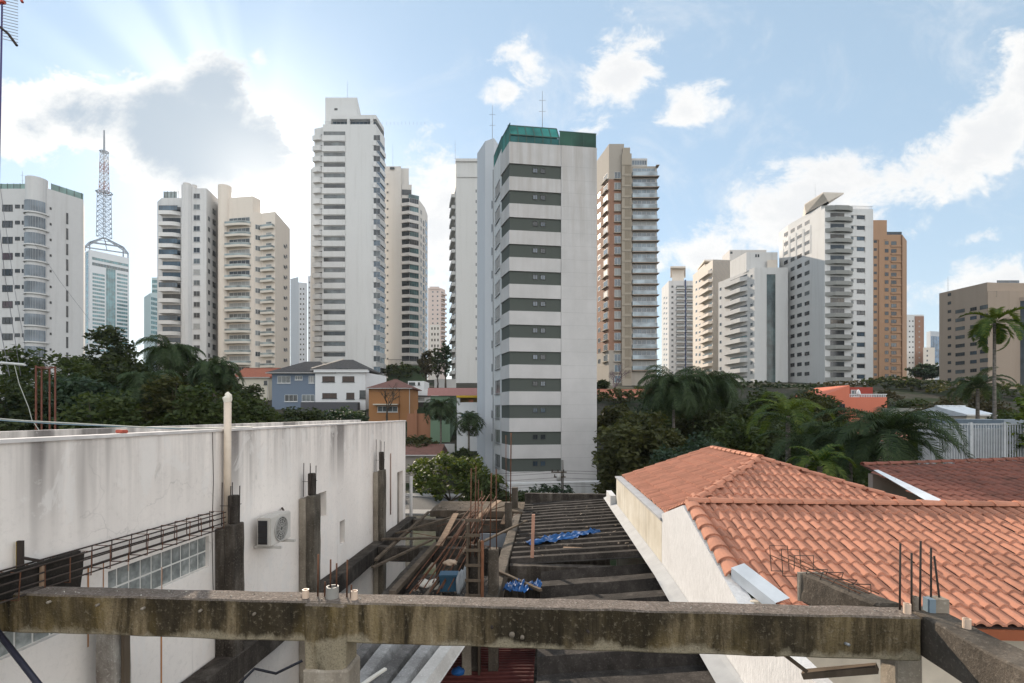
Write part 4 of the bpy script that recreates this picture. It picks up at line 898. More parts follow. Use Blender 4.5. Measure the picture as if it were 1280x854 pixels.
JNT = flat('block_joint', (.66, .64, .60), .8); RAW = concrete('raw_reveal', (.16, .14, .12), (.28, .25, .22), (.40, .37, .33), .4)
for (v0, v1, z0, z1, nm) in ops:
    if nm == 'glass_block_window':
        b = MB(); nc = max(1, round((v1 - v0) / .16)); cw = (v1 - v0) / nc; rh = (z1 - z0) / 2
        b.add([G(U0 - .05, v0, z0), G(U0 - .05, v1, z0), G(U0 - .05, v1, z1), G(U0 - .05, v0, z1)], [(0, 1, 2, 3)], 1)
        for i in range(nc):
            for j in range(2):
                a0, a1, c0, c1 = v0 + i * cw + .011, v0 + (i + 1) * cw - .011, z0 + j * rh + .011, z0 + (j + 1) * rh - .011
                b.box(U0 - .049, U0 - .044, a0, a1, c0, c1, 0, G)
        b.build('glass_block_window', [GBL, JNT], wb)
    else:
        b = MB(); b.add([G(U0 - .12, v0, z0), G(U0 - .12, v1, z0), G(U0 - .12, v1, z1), G(U0 - .12, v0, z1)], [(0, 1, 2, 3)]); b.build('blocked_opening', RAW, wb)
b = MB(); b.box(U0 - .14, U0 + .02, -1.5, VE + .04, WZ + .001, WZ + .035, 0, G); o = b.build('coping', flat('coping_white', (.56, .53, .51), .85, .2, 0, .25), wb)
b = MB(); b.box(U0 - 1.62, U0 - 1.46, -1.5, VE + .04, WZ - .3, WZ + .05, 0, G); b.build('far_parapet', WM, wb)
b = MB(); b.box(U0 - 1.46, U0 - .301, -1.5, VE, WZ - .35, WZ - .25, 0, G); b.build('roof', COND, wb)
# concrete columns standing against the wall
for (px, wu, top, core, tipz, lb, cm) in ((268, .27, 6.98, 7.37, 7.58, 'dark stained column with rebar tips beside the glass block window', concrete('sooty_concrete', (.016, .013, .011), (.075, .062, .05), (.24, .21, .18), .5)), (373, .30, 7.0, 7.40, 7.62, 'grey column with rebar tips right of the air conditioner', CON), (466, .27, 7.03, 7.50, 7.85, 'far slender column with rebar tips near the end of the white wall', CON)):
    v = Wp(px, 700, U0)[1]; cr = empty('concrete_column', G(U0 + .15, v + .1, 0), lb, 'column', 'columns along the white wall')
    o = gbox(U0 + .005, U0 + .14, v, v + .26, 0, top - .05, CONL if px > 300 else cm, 'shaft', cr, .008); o = gbox(U0 + .145, U0 + wu + .01, v - .01, v + .24, 0, top, cm, 'shaft', cr, .01)
    o = gbox(U0 + .13, U0 + .23, v + .08, v + .2, top, core, COND, 'core', cr, .008)
    for (du, dv) in ((.07, .05), (.12, .2), (.2, .04), (.24, .18)): rebar(U0 + du, v + dv, top - .02, tipz - du * .35, cr, (.006, .002), .007, DRKS)
    b = MB(); b.tube([G(U0 + .06, v + .03, top + .26), G(U0 + .25, v + .03, top + .26), G(U0 + .25, v + .21, top + .26)], .005, 4); b.build('stirrup', DRKS, cr)
v = 4.72; o = gbox(-4.42, -4.22, v, v + .2, 0, 6.6, concrete('flaky_column', (.10, .075, .06), (.40, .37, .33), (.58, .55, .51), .4, 1.0), 'concrete_column', None, .014, label='flaking whitewashed column under the left end of the beam', cat='column', group='columns along the white wall')
gbox(-4.20, -4.165, v + .05, v + .12, 0, 6.62, WOOD, 'timber_plank', label='dark upright board beside the flaking whitewashed column', cat='plank')
# rebar cage
cg = empty('rebar_cage', G(-4.35, 5.5, 6.95), 'long rusty rebar cage running along the white wall to the dark column', 'rebar cage')
ce = Wp(272, 660, -4.35)[1] + .05
for (u, z) in ((-4.44, 7.20), (-4.27, 7.20), (-4.44, 7.0), (-4.27, 7.0), (-4.27, 7.135), (-4.27, 7.065), (-4.44, 7.10)): gtube([(u, 2.5, z + .03), (u + .005, 4.8, z + .01), (u, ce, z - .012)], .008, DRKS, 'rebar', cg, 5)
y = 2.7
while y < ce:
    b = MB(); w = dr.uniform(-.02, .02); b.tube([G(-4.45, y, 6.99), G(-4.45, y + w, 7.21), G(-4.26, y + w, 7.21), G(-4.26, y, 6.99), G(-4.45, y, 6.99)], .0055, 5); b.build('stirrup', RUST, cg); y += .225 + dr.uniform(-.02, .02)
# rust runs, soffit board and bracket at the left
rs = MB(); 
for (px, z0, z1, w) in ((110, 6.99, 6.2, .010), (129, 6.99, 6.3, .006), (202, 6.7, 5.2, .007), (201, 6.38, 5.0, .008), (64, 7.0, 6.5, .006), (160, 7.0, 6.8, .005), (96, 7.0, 6.7, .005)):
    v = Wp(px, 700, U0)[1]; rs.add([G(U0 + .003, v - w, z1), G(U0 + .003, v + w * .6, z1), G(U0 + .003, v + w, z0), G(U0 + .003, v - w, z0)], [(0, 1, 2, 3)])
rs.build('rust_run', flat('rust_stain', (.42, .20, .09), .9, .1, 0, .3), wb)
bd = empty('formwork_board', G(*Wp(50, 745, -4.4)), 'blackened sheet of formwork leaning on the beam at the far left', 'board')
BLK = concrete('black_board', (.012, .011, .010), (.030, .026, .022), (.06, .05, .045), .5)
b = MB(); q = [G(*Wp(-14, 726, -4.40)), G(*Wp(98, 691, -4.32)), G(*Wp(93, 740, -4.32)), G(*Wp(-14, 752, -4.40))]; dd = Vector((.01, .05, 0)); b.hexa([q[3], q[2], q[2] + dd, q[3] + dd, q[0], q[1], q[1] + dd, q[0] + dd]); o = b.build('sheet', BLK, bd); rough(o, 4, .012, 3, 3, 0)
b = MB(); b.bar(G(*Wp(-14, 724, -4.38)), G(*Wp(99, 690, -4.30)), .035, .03); b.build('edge_batten', BLK, bd)
b = MB(); b.bar(G(*Wp(53, 706, -4.33)), G(*Wp(52, 742, -4.33)), .02, .03); b.build('batten', WOODP, bd)
br = empty('steel_bracket', G(*Wp(25, 712, -4.46)), 'dark drilled steel bracket upright above the blackened board', 'bracket')
b = MB(); b.bar(G(*Wp(25.5, 676, -4.46)), G(*Wp(25.5, 712, -4.46)), .05, .02); b.build('upright', DRKS, br); b = MB(); b.bar(G(*Wp(26, 697, -4.46)), G(*Wp(54, 702, -4.36)), .03, .02); b.build('arm', DRKS, br)
b = MB(); b.bar(G(*Wp(21.5, 677, -4.50)), G(*Wp(21.5, 712, -4.50)), .012, .012); b.build('stain', flat('yellow_paint', (.45, .32, .05), .7), br)
# white standpipe with broken top
pv = Wp(285, 600, U0 + .08); pr = empty('standpipe', G(U0 + .07, pv[1], 6.9), 'pale upright pipe with a broken top rising above the white wall', 'pipe')
PIPE = flat('pale_pipe', (.60, .50, .40), .6, .3, 0, .15)
b = MB(); b.tube([G(U0 + .07, pv[1], 6.9), G(U0 + .075, pv[1], H(7.15, 503))], .048, 14); b.build('pipe', PIPE, pr, smooth=True)
b = MB(); b.tube([G(U0 + .075, pv[1], H(7.15, 503)), G(U0 + .07, pv[1], H(7.15, 498)), G(U0 + .085, pv[1], H(7.15, 494)), G(U0 + .06, pv[1], H(7.15, 491.5))], [.05, .062, .04, .03], 9); o = b.build('broken_cap', flat('cap_white', (.72, .66, .56), .7), pr); rough(o, 2, .012, 12, 3, 0)
# air conditioner
ac = empty('air_conditioner', G(-4.3, 7.8, 6.4), 'white air conditioner condenser bracketed to the white wall', 'air conditioner')
ACW = flat('ac_white', (.52, .49, .45), .5, .4, 0, .1); va, vb = 7.50, 8.12; ua, ub = -4.42, -4.20; z0, z1 = 6.47, 6.91
o = gbox(ua, ub, va, vb, z0, z1, ACW, 'casing', ac); bm = bmesh.new(); bm.from_mesh(o.data); bmesh.ops.bevel(bm, geom=list(bm.edges), offset=.015, segments=2, affect='EDGES'); bm.to_mesh(o.data); bm.free()
gbox(ua + .03, ub - .05, va - .012, va - .001, z0 + .04, z1 - .04, flat('ac_grille', (.03, .03, .032), .5), 'side_grille', ac)
for k in range(12): gbox(ua + .03, ub - .05, va - .018, va - .013, z0 + .06 + k * .028, z0 + .066 + k * .028, DRKS, 'fin', ac) if k % 3 == 0 else None
b = MB(); n = 28; c0 = (va + .30, (z0 + z1) / 2)
b.add([G(ub + .002, c0[0] + .185 * math.cos(2 * math.pi * k / n), c0[1] + .185 * math.sin(2 * math.pi * k / n)) for k in range(n)], [tuple(range(n))]); b.build('fan_recess', flat('fan_dark', (.10, .10, .095), .6), ac)
b = MB()
for r in (.185, .15, .115, .08, .045): b.tube([G(ub + .012, c0[0] + r * math.cos(2 * math.pi * k / n), c0[1] + r * math.sin(2 * math.pi * k / n)) for k in range(n + 1)], .006 if r < .18 else .011, 4)
for k in range(12): a = 2 * math.pi * k / 12; b.bar(G(ub + .014, c0[0] + .03 * math.cos(a), c0[1] + .03 * math.sin(a)), G(ub + .014, c0[0] + .185 * math.cos(a), c0[1] + .185 * math.sin(a)), .006, .006)
b.build('fan_guard', flat('guard', (.40, .385, .36), .5), ac)
for v in (va + .1, vb - .1): 
    b = MB(); b.bar(G(U0 + .001, v, z0 - .025), G(ub + .12, v, z0 - .025), .04, .04); b.build('bracket', ACW, ac)
gtube([(ua, vb + .02, z1 - .08), (ua + .02, vb + .15, z1 - .04), (U0 + .01, vb + .3, z1 - .02)], .018, DRKS, 'pipe', ac)
# drain pipe at the far end of the wall, wire on the wall
gtube([(U0 + .12, VE + .25, 4), (U0 + .12, VE + .25, Wp(513, 596, U0 + .12)[2])], .05, flat('grey_pipe', (.42, .40, .38), .6), 'drain_pipe', None, 10, label='thin grey drain pipe just past the end of the white wall', cat='pipe')
v = Wp(487.5, 600, U0)[1]; gtube([(U0 + .02, v, 5.6), (U0 + .02, v, Wp(487.5, 567, U0)[2])], .018, flat('brown_conduit', (.28, .20, .16), .6), 'conduit', wb)
v = Wp(265, 600, U0)[1]; gtube([(U0 + .008, v, WZ), (U0 + .008, v + .02, 7.6), (U0 + .008, v - .01, 6.9), (U0 + .008, v + .03, 5.6)], .004, DRKS, 'wire', wb, 4)
b = MB(); b.box(U0 - .05, U0 + .05, 9.0, 9.5, WZ + .03, WZ + .09, 0, G); 
# red cap and tuft, cable on the parapet
q = Wp(157, 546, U0); o = gbox(U0 - .08, U0 + .0, q[1] - .05, q[1] + .05, WZ + .036, WZ + .075, flat('red_cap', (.38, .08, .05), .6), 'brick_piece', None, .006, label='small red brick piece lying on the wall coping', cat='brick')
CAB = flat('pale_cable', (.36, .37, .33), .6); CABB = flat('blue_cable', (.16, .24, .30), .6)
gtube([(-6.6, 3.6, 8.62), (-6.2, 4.4, 8.53), (-5.7, 5.2, 8.42), (-5.0, 6.0, 8.33), (-4.6, 6.6, 8.30), (-4.55, 7.6, 8.295)], .009, CAB, 'cable', None, 6, label='pale thick cable lying over the parapet at the left', cat='cable')
gtube([(-6.6, 3.65, 8.59), (-6.1, 4.5, 8.49), (-5.5, 5.4, 8.38), (-4.75, 6.3, 8.30), (-4.52, 7.4, 8.296)], .005, CABB, 'cable', None, 6, label='thin blue cable beside the pale thick cable on the parapet', cat='cable')
gtube([(-5.6, 4.1, 8.55), (-5.6, 4.12, 8.35), (-5.7, 4.1, 8.27)], .006, CABB, 'cable', None, 5, label='short blue cable end hanging down at the left parapet', cat='cable')
# dark pole leaning under the beam at lower left
b = MB(); b.tube([P(-6, 786, 4.1), P(75, 890, 3.75)], .022, 10); tag(b.build('steel_pole', flat('navy_pole', (.02, .02, .035), .5, .4), None, smooth=True), 'dark navy pole slanting down at the lower left corner', 'pole')
# ------------------------------------------------ open concrete frame between the buildings
ZB = 5.2
def cbeam(u0, u1, v0, v1, lb, z=ZB, h=.36, mat=None, name='concrete_beam', cat='beam', grp='beams of the open frame'):
    o = gbox(u0, u1, v0, v1, z - h, z, mat or COND, name, None, .012, label=lb, cat=cat, group=grp); return o
cbeam(U0 + .02, -4.22, 4.8, 16.2, 'dark beam running along the foot of the white wall')
cbeam(-1.12, -.88, 8.2, 16.8, 'pale topped beam running away beside the corrugated roof', mat=CONT)
cbeam(-4.2, -1.14, 15.7, 15.92, 'farther cross beam between the white wall and the pale topped beam', mat=CONT)
cbeam(-4.2, -1.14, 12.4, 12.62, 'nearer dark cross beam under the slanting rebar bundle')
cbeam(-.86, 2.2, 11.4, 11.6, 'short cross beam half under the corrugated roof', z=5.1)
cbeam(-3.05, -2.83, 8.2, 12.38, 'inner beam running away left of the blue box')
o = gbox(-2.8, -1.14, 8.4, 11.0, 4.86, 5.0, COND, 'concrete_slab', None, .01, label='low dirty slab piled with bags between the frame beams', cat='slab')
o = gbox(-4.1, -.7, 17.6, 19.6, 4.9, 5.12, WOOD, 'timber_deck', None, .02, label='weathered brown timber deck at the far end of the frame', cat='deck')
o = gbox(-.86, 2.3, 19.2, 19.4, 0, 5.5, COND, 'boundary_wall', None, .01, label='dark low wall at the far end of the corrugated roof', cat='wall')
o = gbox(-4.4, -.9, 19.9, 20.1, 0, 4.6, COND, 'boundary_wall', None, .01, label='dark low wall behind the timber deck', cat='wall')
b = MB(); b.box(-1.9, -1.16, 14.2, 14.24, 4.6, 5.15, 0, G); tag(b.build('steel_sheet', flat('bluegrey_sheet', (.20, .22, .25), .6)), 'blue grey sheet standing behind the rebar bundle', 'sheet')
def col(px, Y, z1, w, lb, mat=None, bars=(), bz=None, z0=0):
    q = P(px, 600, Y); u, v = q.x * CA - q.y * SA, q.x * SA + q.y * CA
    r = empty('concrete_column', G(u, v, z0), lb, 'column', 'columns of the open frame')
    gbox(u - w / 2, u + w / 2, v - w / 2, v + w / 2, z0, z1, mat or CONT, 'shaft', r, .008)
    for (du, dv) in bars: rebar(u + du, v + dv, z1 - .02, bz + du * .6, r, (dr.uniform(-.03, .03), 0), .011)
    return r
col(635.5, 15.0, 5.9, .2, 'short grey column on the pale topped beam', None, ((-.06, -.06), (.06, -.06), (.06, .06)), 7.9)
col(643.5, 18.3, 5.86, .22, 'farthest short column beside the corrugated roof')
col(617, 9.4, 6.02, .18, 'nearest grey column in front of the blue tarp scrap', None, ((-.06, -.05), (.06, -.05)), 7.45)
# formed column with boards
q = P(592, 700, 9.3); u, v = q.x * CA - q.y * SA, q.x * SA + q.y * CA
r = empty('column_formwork', G(u, v, 0), 'upright timber column form with rungs and rusty rebars', 'formwork')
for du in (-.105, .105): gbox(u + du - .018, u + du + .018, v - .1, v + .1, 3.2, 6.5 - .3 * (du > 0), WOOD, 'side_board', r, .004)
gbox(u - .08, u + .08, v + .02, v + .1, 0, 6.1, COND, 'shaft', r, .006)
for k in range(9): gbox(u - .14, u + .14, v - .125, v - .1, 4.4 + k * .27, 4.45 + k * .27, WOOD, 'rung', r)
gbox(u + .13, u + .19, v - .05, v + .0, 4.8, 6.2, flat('rusty_plank', (.20, .09, .05), .8, .2, 0, .4), 'prop', r, .004)
for (du, dz) in ((-.06, 7.5), (.02, 7.55), (.07, 7.3), (.16, 7.1)): rebar(u + du, v, 5.9, dz, r, (dr.uniform(-.05, .05), 0), .010)
b = MB(); zc = G(u, v, 0)
gbox(u - .2, u - .03, v - .13, v - .06, 3.0, 4.75, CONL, 'concrete_kicker', r, .01)
# bundle of rods
for i, (xa, xb, ya, yb) in enumerate(((508, 594, 736, 628), (519, 601, 738, 622), (530, 606, 735, 620), (537, 612, 740, 618), (546, 616, 742, 624), (512, 600, 742, 634), (552, 604, 736, 628), (524, 596, 731, 632), (560, 620, 738, 620), (541, 588, 728, 640))):
    a = Zp(xa, ya, 5.28 + .02 * (i % 3)); c_ = Zp(xb, yb, 5.75 + .04 * (i % 4)); m_ = tuple((p_ + q_) / 2 + dr.uniform(-.03, .03) for p_, q_ in zip(a, c_))
    gtube([a, m_, c_], .013, RUST, 'rebar_rod', None, 5, label='rusty rebar rod in the slanting bundle over the open frame', cat='rebar', group='rebar rods in the slanting bundle')
def plank(px0, py0, z0, px1, py1, z1, w, h, mat, lb, name='timber_plank', cat='plank'):
    b = MB(); b.bar(G(*Zp(px0, py0, z0)), G(*Zp(px1, py1, z1)), w, h); o = b.build(name, mat); rough(o, 3, .006, 3, px0, .004); return tag(o, lb, cat)
plank(549, 682, 5.35, 570, 642, 5.45, .16, .03, WOODP, 'pale plank slanting beside the rebar bundle'); plank(593, 650, 5.5, 624, 626, 5.75, .16, .04, WOODP, 'pale orange plank crossing the top of the rebar bundle')
plank(490, 742, 5.25, 546, 680, 5.3, .12, .10, WOOD, 'round grey timber lying left of the rebar bundle'); plank(622, 714, 5.25, 676, 738, 5.3, .07, .05, WOOD, 'brown plank slanting down to the blue tarp scrap')
plank(628, 655, 5.3, 637, 634, 5.6, .12, .03, WOODP, 'short pale board propped by the short grey column'); plank(477, 674, 5.3, 592, 672, 5.35, .10, .05, WOOD, 'thin dark plank laid across the frame'); plank(470, 700, 5.22, 536, 640, 5.26, .08, .06, WOOD, 'long grey batten lying on the wall foot beam'); plank(704, 685, 5.24, 800, 688, 5.30, .12, .03, WOODP, 'pale flat board lying across the corrugated roof')
b = MB(); b.bar(P(665.2, 697, 11.6), P(666.8, 643, 11.6), .07, .05); tag(b.build('timber_post', flat('pink_wood', (.44, .24, .17), .8)), 'pinkish upright post on the corrugated roof near the blue tarp', 'post')
# box, bags, coil
def lump(px, py, Y, rx, ry, rz, mat, name, lb, cat, seed, amp=.35):
    bm = bmesh.new(); bmesh.ops.create_icosphere(bm, subdivisions=3, radius=1)
    for v_ in bm.verts:
        n_ = noise.noise_vector(v_.co * 1.6 + Vector((seed, 0, 0))); v_.co += v_.co * n_.x * amp + noise.noise_vector(v_.co * 5 + Vector((0, seed, 0))) * amp * .22
        v_.co = Vector((v_.co.x * rx, v_.co.y * ry, max(v_.co.z, -.75) * rz))
    me = bpy.data.meshes.new(name); bm.to_mesh(me); bm.free(); me.polygons.foreach_set('use_smooth', [True] * len(me.polygons)); me.materials.append(mat)
    o = bpy.data.objects.new(name, me); COL.objects.link(o); o.location = P(px, py, Y) + Vector((0, 0, rz * .7)); return tag(o, lb, cat)
BAGW = flat('bag_white', (.62, .58, .52), .8); TARP = flat('tarp_blue', (.008, .07, .22), .6, .4, 0, .45); GRYB = flat('bag_grey', (.30, .32, .34), .6)
lump(531, 734, 9.9, .13, .1, .09, BAGW, 'cement_bag', 'left white bag crumpled under the rebar bundle', 'bag', 1); lump(543, 735, 9.9, .13, .1, .10, BAGW, 'cement_bag', 'right white bag crumpled under the rebar bundle', 'bag', 4)
bx = empty('plastic_crate', P(561, 737, 9.9), 'blue plastic crate on the dirty slab', 'crate')
BLU = flat('crate_blue', (.02, .07, .12), .5, .4); c0 = P(561, 737, 9.9); b = MB()
b.box(-.15, .15, -.12, .12, 0, .28, 0, lambda x, y, z: c0 + Vector((x * (1 + z * .3), y, z))); b.build('tub', BLU, bx); b = MB(); b.box(-.175, .175, -.14, .14, .283, .32, 0, lambda x, y, z: c0 + Vector((x, y, z))); b.build('lid', BLU, bx)
for k in range(3): lump(574 + k * 4, 741 - k * 5, 9.6, .06, .10, .22, GRYB, 'sack', 'grey shiny sack slumped beside the timber column form', 'sack', 7 + k)['group'] = 'grey sacks by the column form'
lump(615, 712, 10.2, .05, .05, .14, BAGW, 'cement_bag', 'small white bag between the two near columns', 'bag', 12); lump(563, 706, 10.6, .14, .1, .06, flat('rubble', (.40, .30, .22), .9), 'rubble_heap', 'small pale rubble heap behind the blue crate', 'rubble', 15)
def tarp(px0, py0, px1, py1, z, wid, lb, seed, amp=.07):
    a, c_ = Vector(G(*Zp(px0, py0, z))), Vector(G(*Zp(px1, py1, z + .08))); d = (c_ - a); L_ = d.length; d.normalize(); s = Vector((-d.y, d.x, 0)); nx, ny = 44, 14; b = MB(); vs = []
    for i in range(nx + 1):
        for j in range(ny + 1):
            x, y = i / nx, j / ny - .5; w = wid * (.45 + .55 * math.sin(math.pi * min(1, x * .9 + .08)) + .35 * noise.noise((x * 5, seed, 0)))
            p_ = a + d * (x * L_) + s * (y * w + .12 * noise.noise((x * 6, y * 3, seed))); p_.z += .05 + amp * (abs(noise.noise((x * 13, y * 4, seed))) + .7 * abs(noise.noise((x * 5, y * 7, seed + 3)))) * (1 - abs(y) * .9); vs.append(p_)
    b.add(vs, [(i * (ny + 1) + j, (i + 1) * (ny + 1) + j, (i + 1) * (ny + 1) + j + 1, i * (ny + 1) + j + 1) for i in range(nx) for j in range(ny)])
    return tag(b.build('tarp', TARP, None, smooth=True), lb, 'tarp')
tarp(660, 683, 748, 667, 5.18, .5, 'long crumpled blue tarp lying across the corrugated roof', 2.0, .16); tarp(630, 741, 676, 739, 5.1, .45, 'short blue tarp scrap behind the foreground beam', 5.0, .26)
# ---- big channel-profile corrugated roof
AS = concrete('asbestos', (.016, .014, .0125), (.042, .036, .032), (.12, .105, .093), .35, .5)
def chan_roof(name, u0, u1, v0, v1, zf, per, amp, mat, lb, gap_seed=1, cat='roof'):
    b = MB(); v = v0; rows = []
    prof = ((0, 0), (.18, 0), (.30, 1), (.62, 1), (.74, 0))
    while v < v1:
        for (t_, h_) in prof:
            if v + t_ * per <= v1: rows.append((v + t_ * per, h_ * amp))
        v += per
    nu = 14; vs = []
    for (v, h_) in rows:
        for i in range(nu + 1):
            u = u0 + (u1 - u0) * i / nu; step = .03 * (u < u0 + (u1 - u0) * .5); vs.append(G(u, v, zf(u, v) + h_ + step * .4 + .006 * noise.noise((u * 2, v * 1.5, gap_seed))))
    n = nu + 1; b.add(vs, [(j * n + i, j * n + i + 1, (j + 1) * n + i + 1, (j + 1) * n + i) for j in range(len(rows) - 1) for i in range(nu)])
    o = b.build(name, mat, None, label=lb, cat=cat); md = o.modifiers.new('thick', 'SOLIDIFY'); md.thickness = .012; return o
zf = lambda u, v: 5.03 + .085 * (u + 1)
chan_roof('corrugated_roof', -.85, 2.36, 11.6, 19.1, zf, .46, .11, AS, 'dark corrugated fibre cement roof between the open frame and the cream wall')
chan_roof('corrugated_roof', -.15, 2.36, 5.0, 11.35, lambda u, v: 4.86 + .105 * u, .98, .20, AS, 'nearer roof of wide dark channel sheets under the foreground beam', 4)
MAR = flat('maroon_sheet', (.13, .035, .03), .6, .3, 0, .35)
chan_roof('corrugated_roof', -2.2, -.25, 7.6, 11.3, lambda u, v: 3.75 + .06 * math.sin(v * 2.2) + .05 * u, .13, .06, MAR, 'maroon corrugated sheet roof glimpsed under the foreground beam', 8)
# channel sheets lying left of it
FC = concrete('fibre_cement', (.14, .13, .125), (.34, .33, .32), (.52, .51, .49), .3, .3); FCL = concrete('fibre_cement_pale', (.40, .37, .34), (.55, .52, .485), (.64, .62, .58), .3, .3); FCD = concrete('fibre_cement_dark', (.05, .047, .044), (.15, .14, .135), (.30, .285, .27), .4, .3)
for i, (px, mt, lb) in enumerate(((447, FCD, 'darkest channel sheet leaning in the pit by the post'), (472, FC, 'second grey channel sheet from the post'), (500, FCD, 'third dark grey channel sheet from the post'), (523, FC, 'fourth grey channel sheet beside the pale one'), (548, FCL, 'palest channel sheet at the right of the stack'))):
    a, c_ = Zp(px - 28, 872, 4.9 + .03 * i), Zp(px + 32, 790, 4.85 + .03 * i); b = MB(); pr = [(-.17, 0), (-.15, .01), (-.085, .15), (.085, .15), (.15, .01), (.17, 0)]
    A_, C_ = Vector(G(*a)), Vector(G(*c_)); d = (C_ - A_).normalized(); s = d.cross(Vector((0, 0, 1))).normalized(); up = s.cross(d); vs = []
    for p_ in (A_, A_.lerp(C_, .5), C_): vs += [p_ + s * x + up * z for (x, z) in pr]
    b.add(vs, [(j * 6 + i_, j * 6 + i_ + 1, j * 6 + i_ + 7, j * 6 + i_ + 6) for j in range(2) for i_ in range(5)]); o = b.build('channel_sheet', mt, None, label=lb, cat='roof sheet', group='channel sheets in the pit'); md = o.modifiers.new('thick', 'SOLIDIFY'); md.thickness = .012
plank(444, 862, 5.25, 482, 836, 5.3, .05, .03, flat('white_batten', (.62, .58, .52), .7), 'white batten lying on the grey channel sheets')
gtube([Zp(292, 862, 5.1), Zp(318, 836, 5.15), Zp(345, 842, 5.1), Zp(378, 826, 5.2)], .018, flat('black_hose', (.012, .012, .018), .5), 'hose', None, 7, label='black hose looping under the beam left of the post', cat='hose')
o = gbox(-4.2, -1.75, 6.0, 6.2, 4.55, 4.8, COND, 'concrete_beam', None, .012, label='low dark beam under the black hose', cat='beam', group='beams of the open frame')
lump(573, 842, 8.2, .1, .1, .05, TARP, 'tarp', 'tiny blue and white scrap beside the maroon sheet', 'tarp', 21)
# lower-left gable wall under the frame
# clutter: thin rafters, offcuts, more rods, rubble
cr_ = random.Random(17)
for i, (ua, va, ub, vb, z) in enumerate(((-2.2, 8.6, -1.9, 12.6, 5.25), (-4.1, 13.6, -2.6, 16.0, 5.26), (-1.9, 11.8, -.6, 14.6, 5.33), (-2.6, 15.8, -1.4, 18.2, 5.24), (-3.7, 10.6, -2.9, 12.7, 5.24))):
    b = MB(); b.bar(G(ua, va, z), G(ub, vb, z + cr_.uniform(-.02, .12)), .07, .04); tag(b.build('rafter', WOOD), 'thin loose rafter thrown over the open frame', 'rafter', 'loose rafters on the open frame')
for i in range(9):
    u, v = cr_.uniform(-3.2, -1.3), cr_.uniform(10.2, 15.5); a_ = cr_.uniform(0, 3.14); L_ = cr_.uniform(.6, 1.6); gtube([(u, v, 5.26 + .03 * i / 3), (u + L_ * .5 * math.cos(a_), v + L_ * .5 * math.sin(a_), 5.33), (u + L_ * math.cos(a_), v + L_ * math.sin(a_), 5.27 + cr_.uniform(0, .2))], .008, RUST, 'bent_rod', None, 5, label='short bent rusty rod tangled in the open frame', cat='rebar', group='bent rods tangled in the frame')
b = MB()
for i in range(420):
    if i < 200: u, v, z = cr_.uniform(-2.75, -1.2), cr_.uniform(8.5, 10.9), 5.0
    elif i < 300: u, v = cr_.uniform(-.7, 2.2), cr_.uniform(11.7, 18.8); z = zf(u, v) + .11
    else: u, v, z = cr_.uniform(-4.0, -.8), cr_.uniform(17.7, 19.5), 5.12
    s_ = cr_.uniform(.008, .045); c_ = G(u, v, z + s_ * .4); b.add([c_ + Vector((cr_.uniform(-s_, s_), cr_.uniform(-s_, s_), cr_.uniform(-.5, .8) * s_)) for _ in range(6)], [(0, 1, 2), (0, 2, 3), (0, 3, 4), (1, 4, 5), (2, 5, 3), (1, 2, 5)])
tag(b.build('rubble', flat('rubble_mix', (.26, .21, .165), .9, .1, 0, .6)), 'broken bits of mortar, brick and wood strewn over the slab, deck and roof', 'rubble', kind='stuff')
# pit floor
b = MB(); b.box(-4.6, 2.4, 1.5, 20, .01, .03, 0, G); tag(b.build('pit_floor', COND), kind='structure')
# ------------------------------------------------ tiled house at the right
def tile_mat(name, c, dirt):
    k = NT(name, .85, .2); rr = k.g.outputs['Random Per Island']; n = k.noise(2.2, 6, .65, world=True); f = k.noise(25, 4, .7, world=True)
    base = k.ramp(rr, [(0., tuple(x * .84 for x in c)), (.5, c), (1., tuple(min(1, x * 1.13) for x in c))])
    base = k.mix(k.ramp(n, [(.48, 0.), (.72, dirt)]), base, (.07, .045, .035)); base = k.mix(k.ramp(f, [(.5, 0.), (.8, .35)]), base, tuple(x * 1.3 for x in c))
    k.col(base); k.bump(f, .3, .006); MATS[name] = k.m; return k.m
TIL = tile_mat('clay_tile', (.45, .20, .128), .32); TILD = tile_mat('old_clay_tile', (.21, .082, .058), .75)
UND = flat('roof_underlay', (.05, .025, .02), .9)
def inside(p, poly):
    c = False; n = len(poly)
    for i in range(n):
        (x0, y0), (x1, y1) = poly[i], poly[(i + 1) % n]
        if (y0 > p[1]) != (y1 > p[1]) and p[0] < (x1 - x0) * (p[1] - y0) / (y1 - y0) + x0: c = not c
    return c
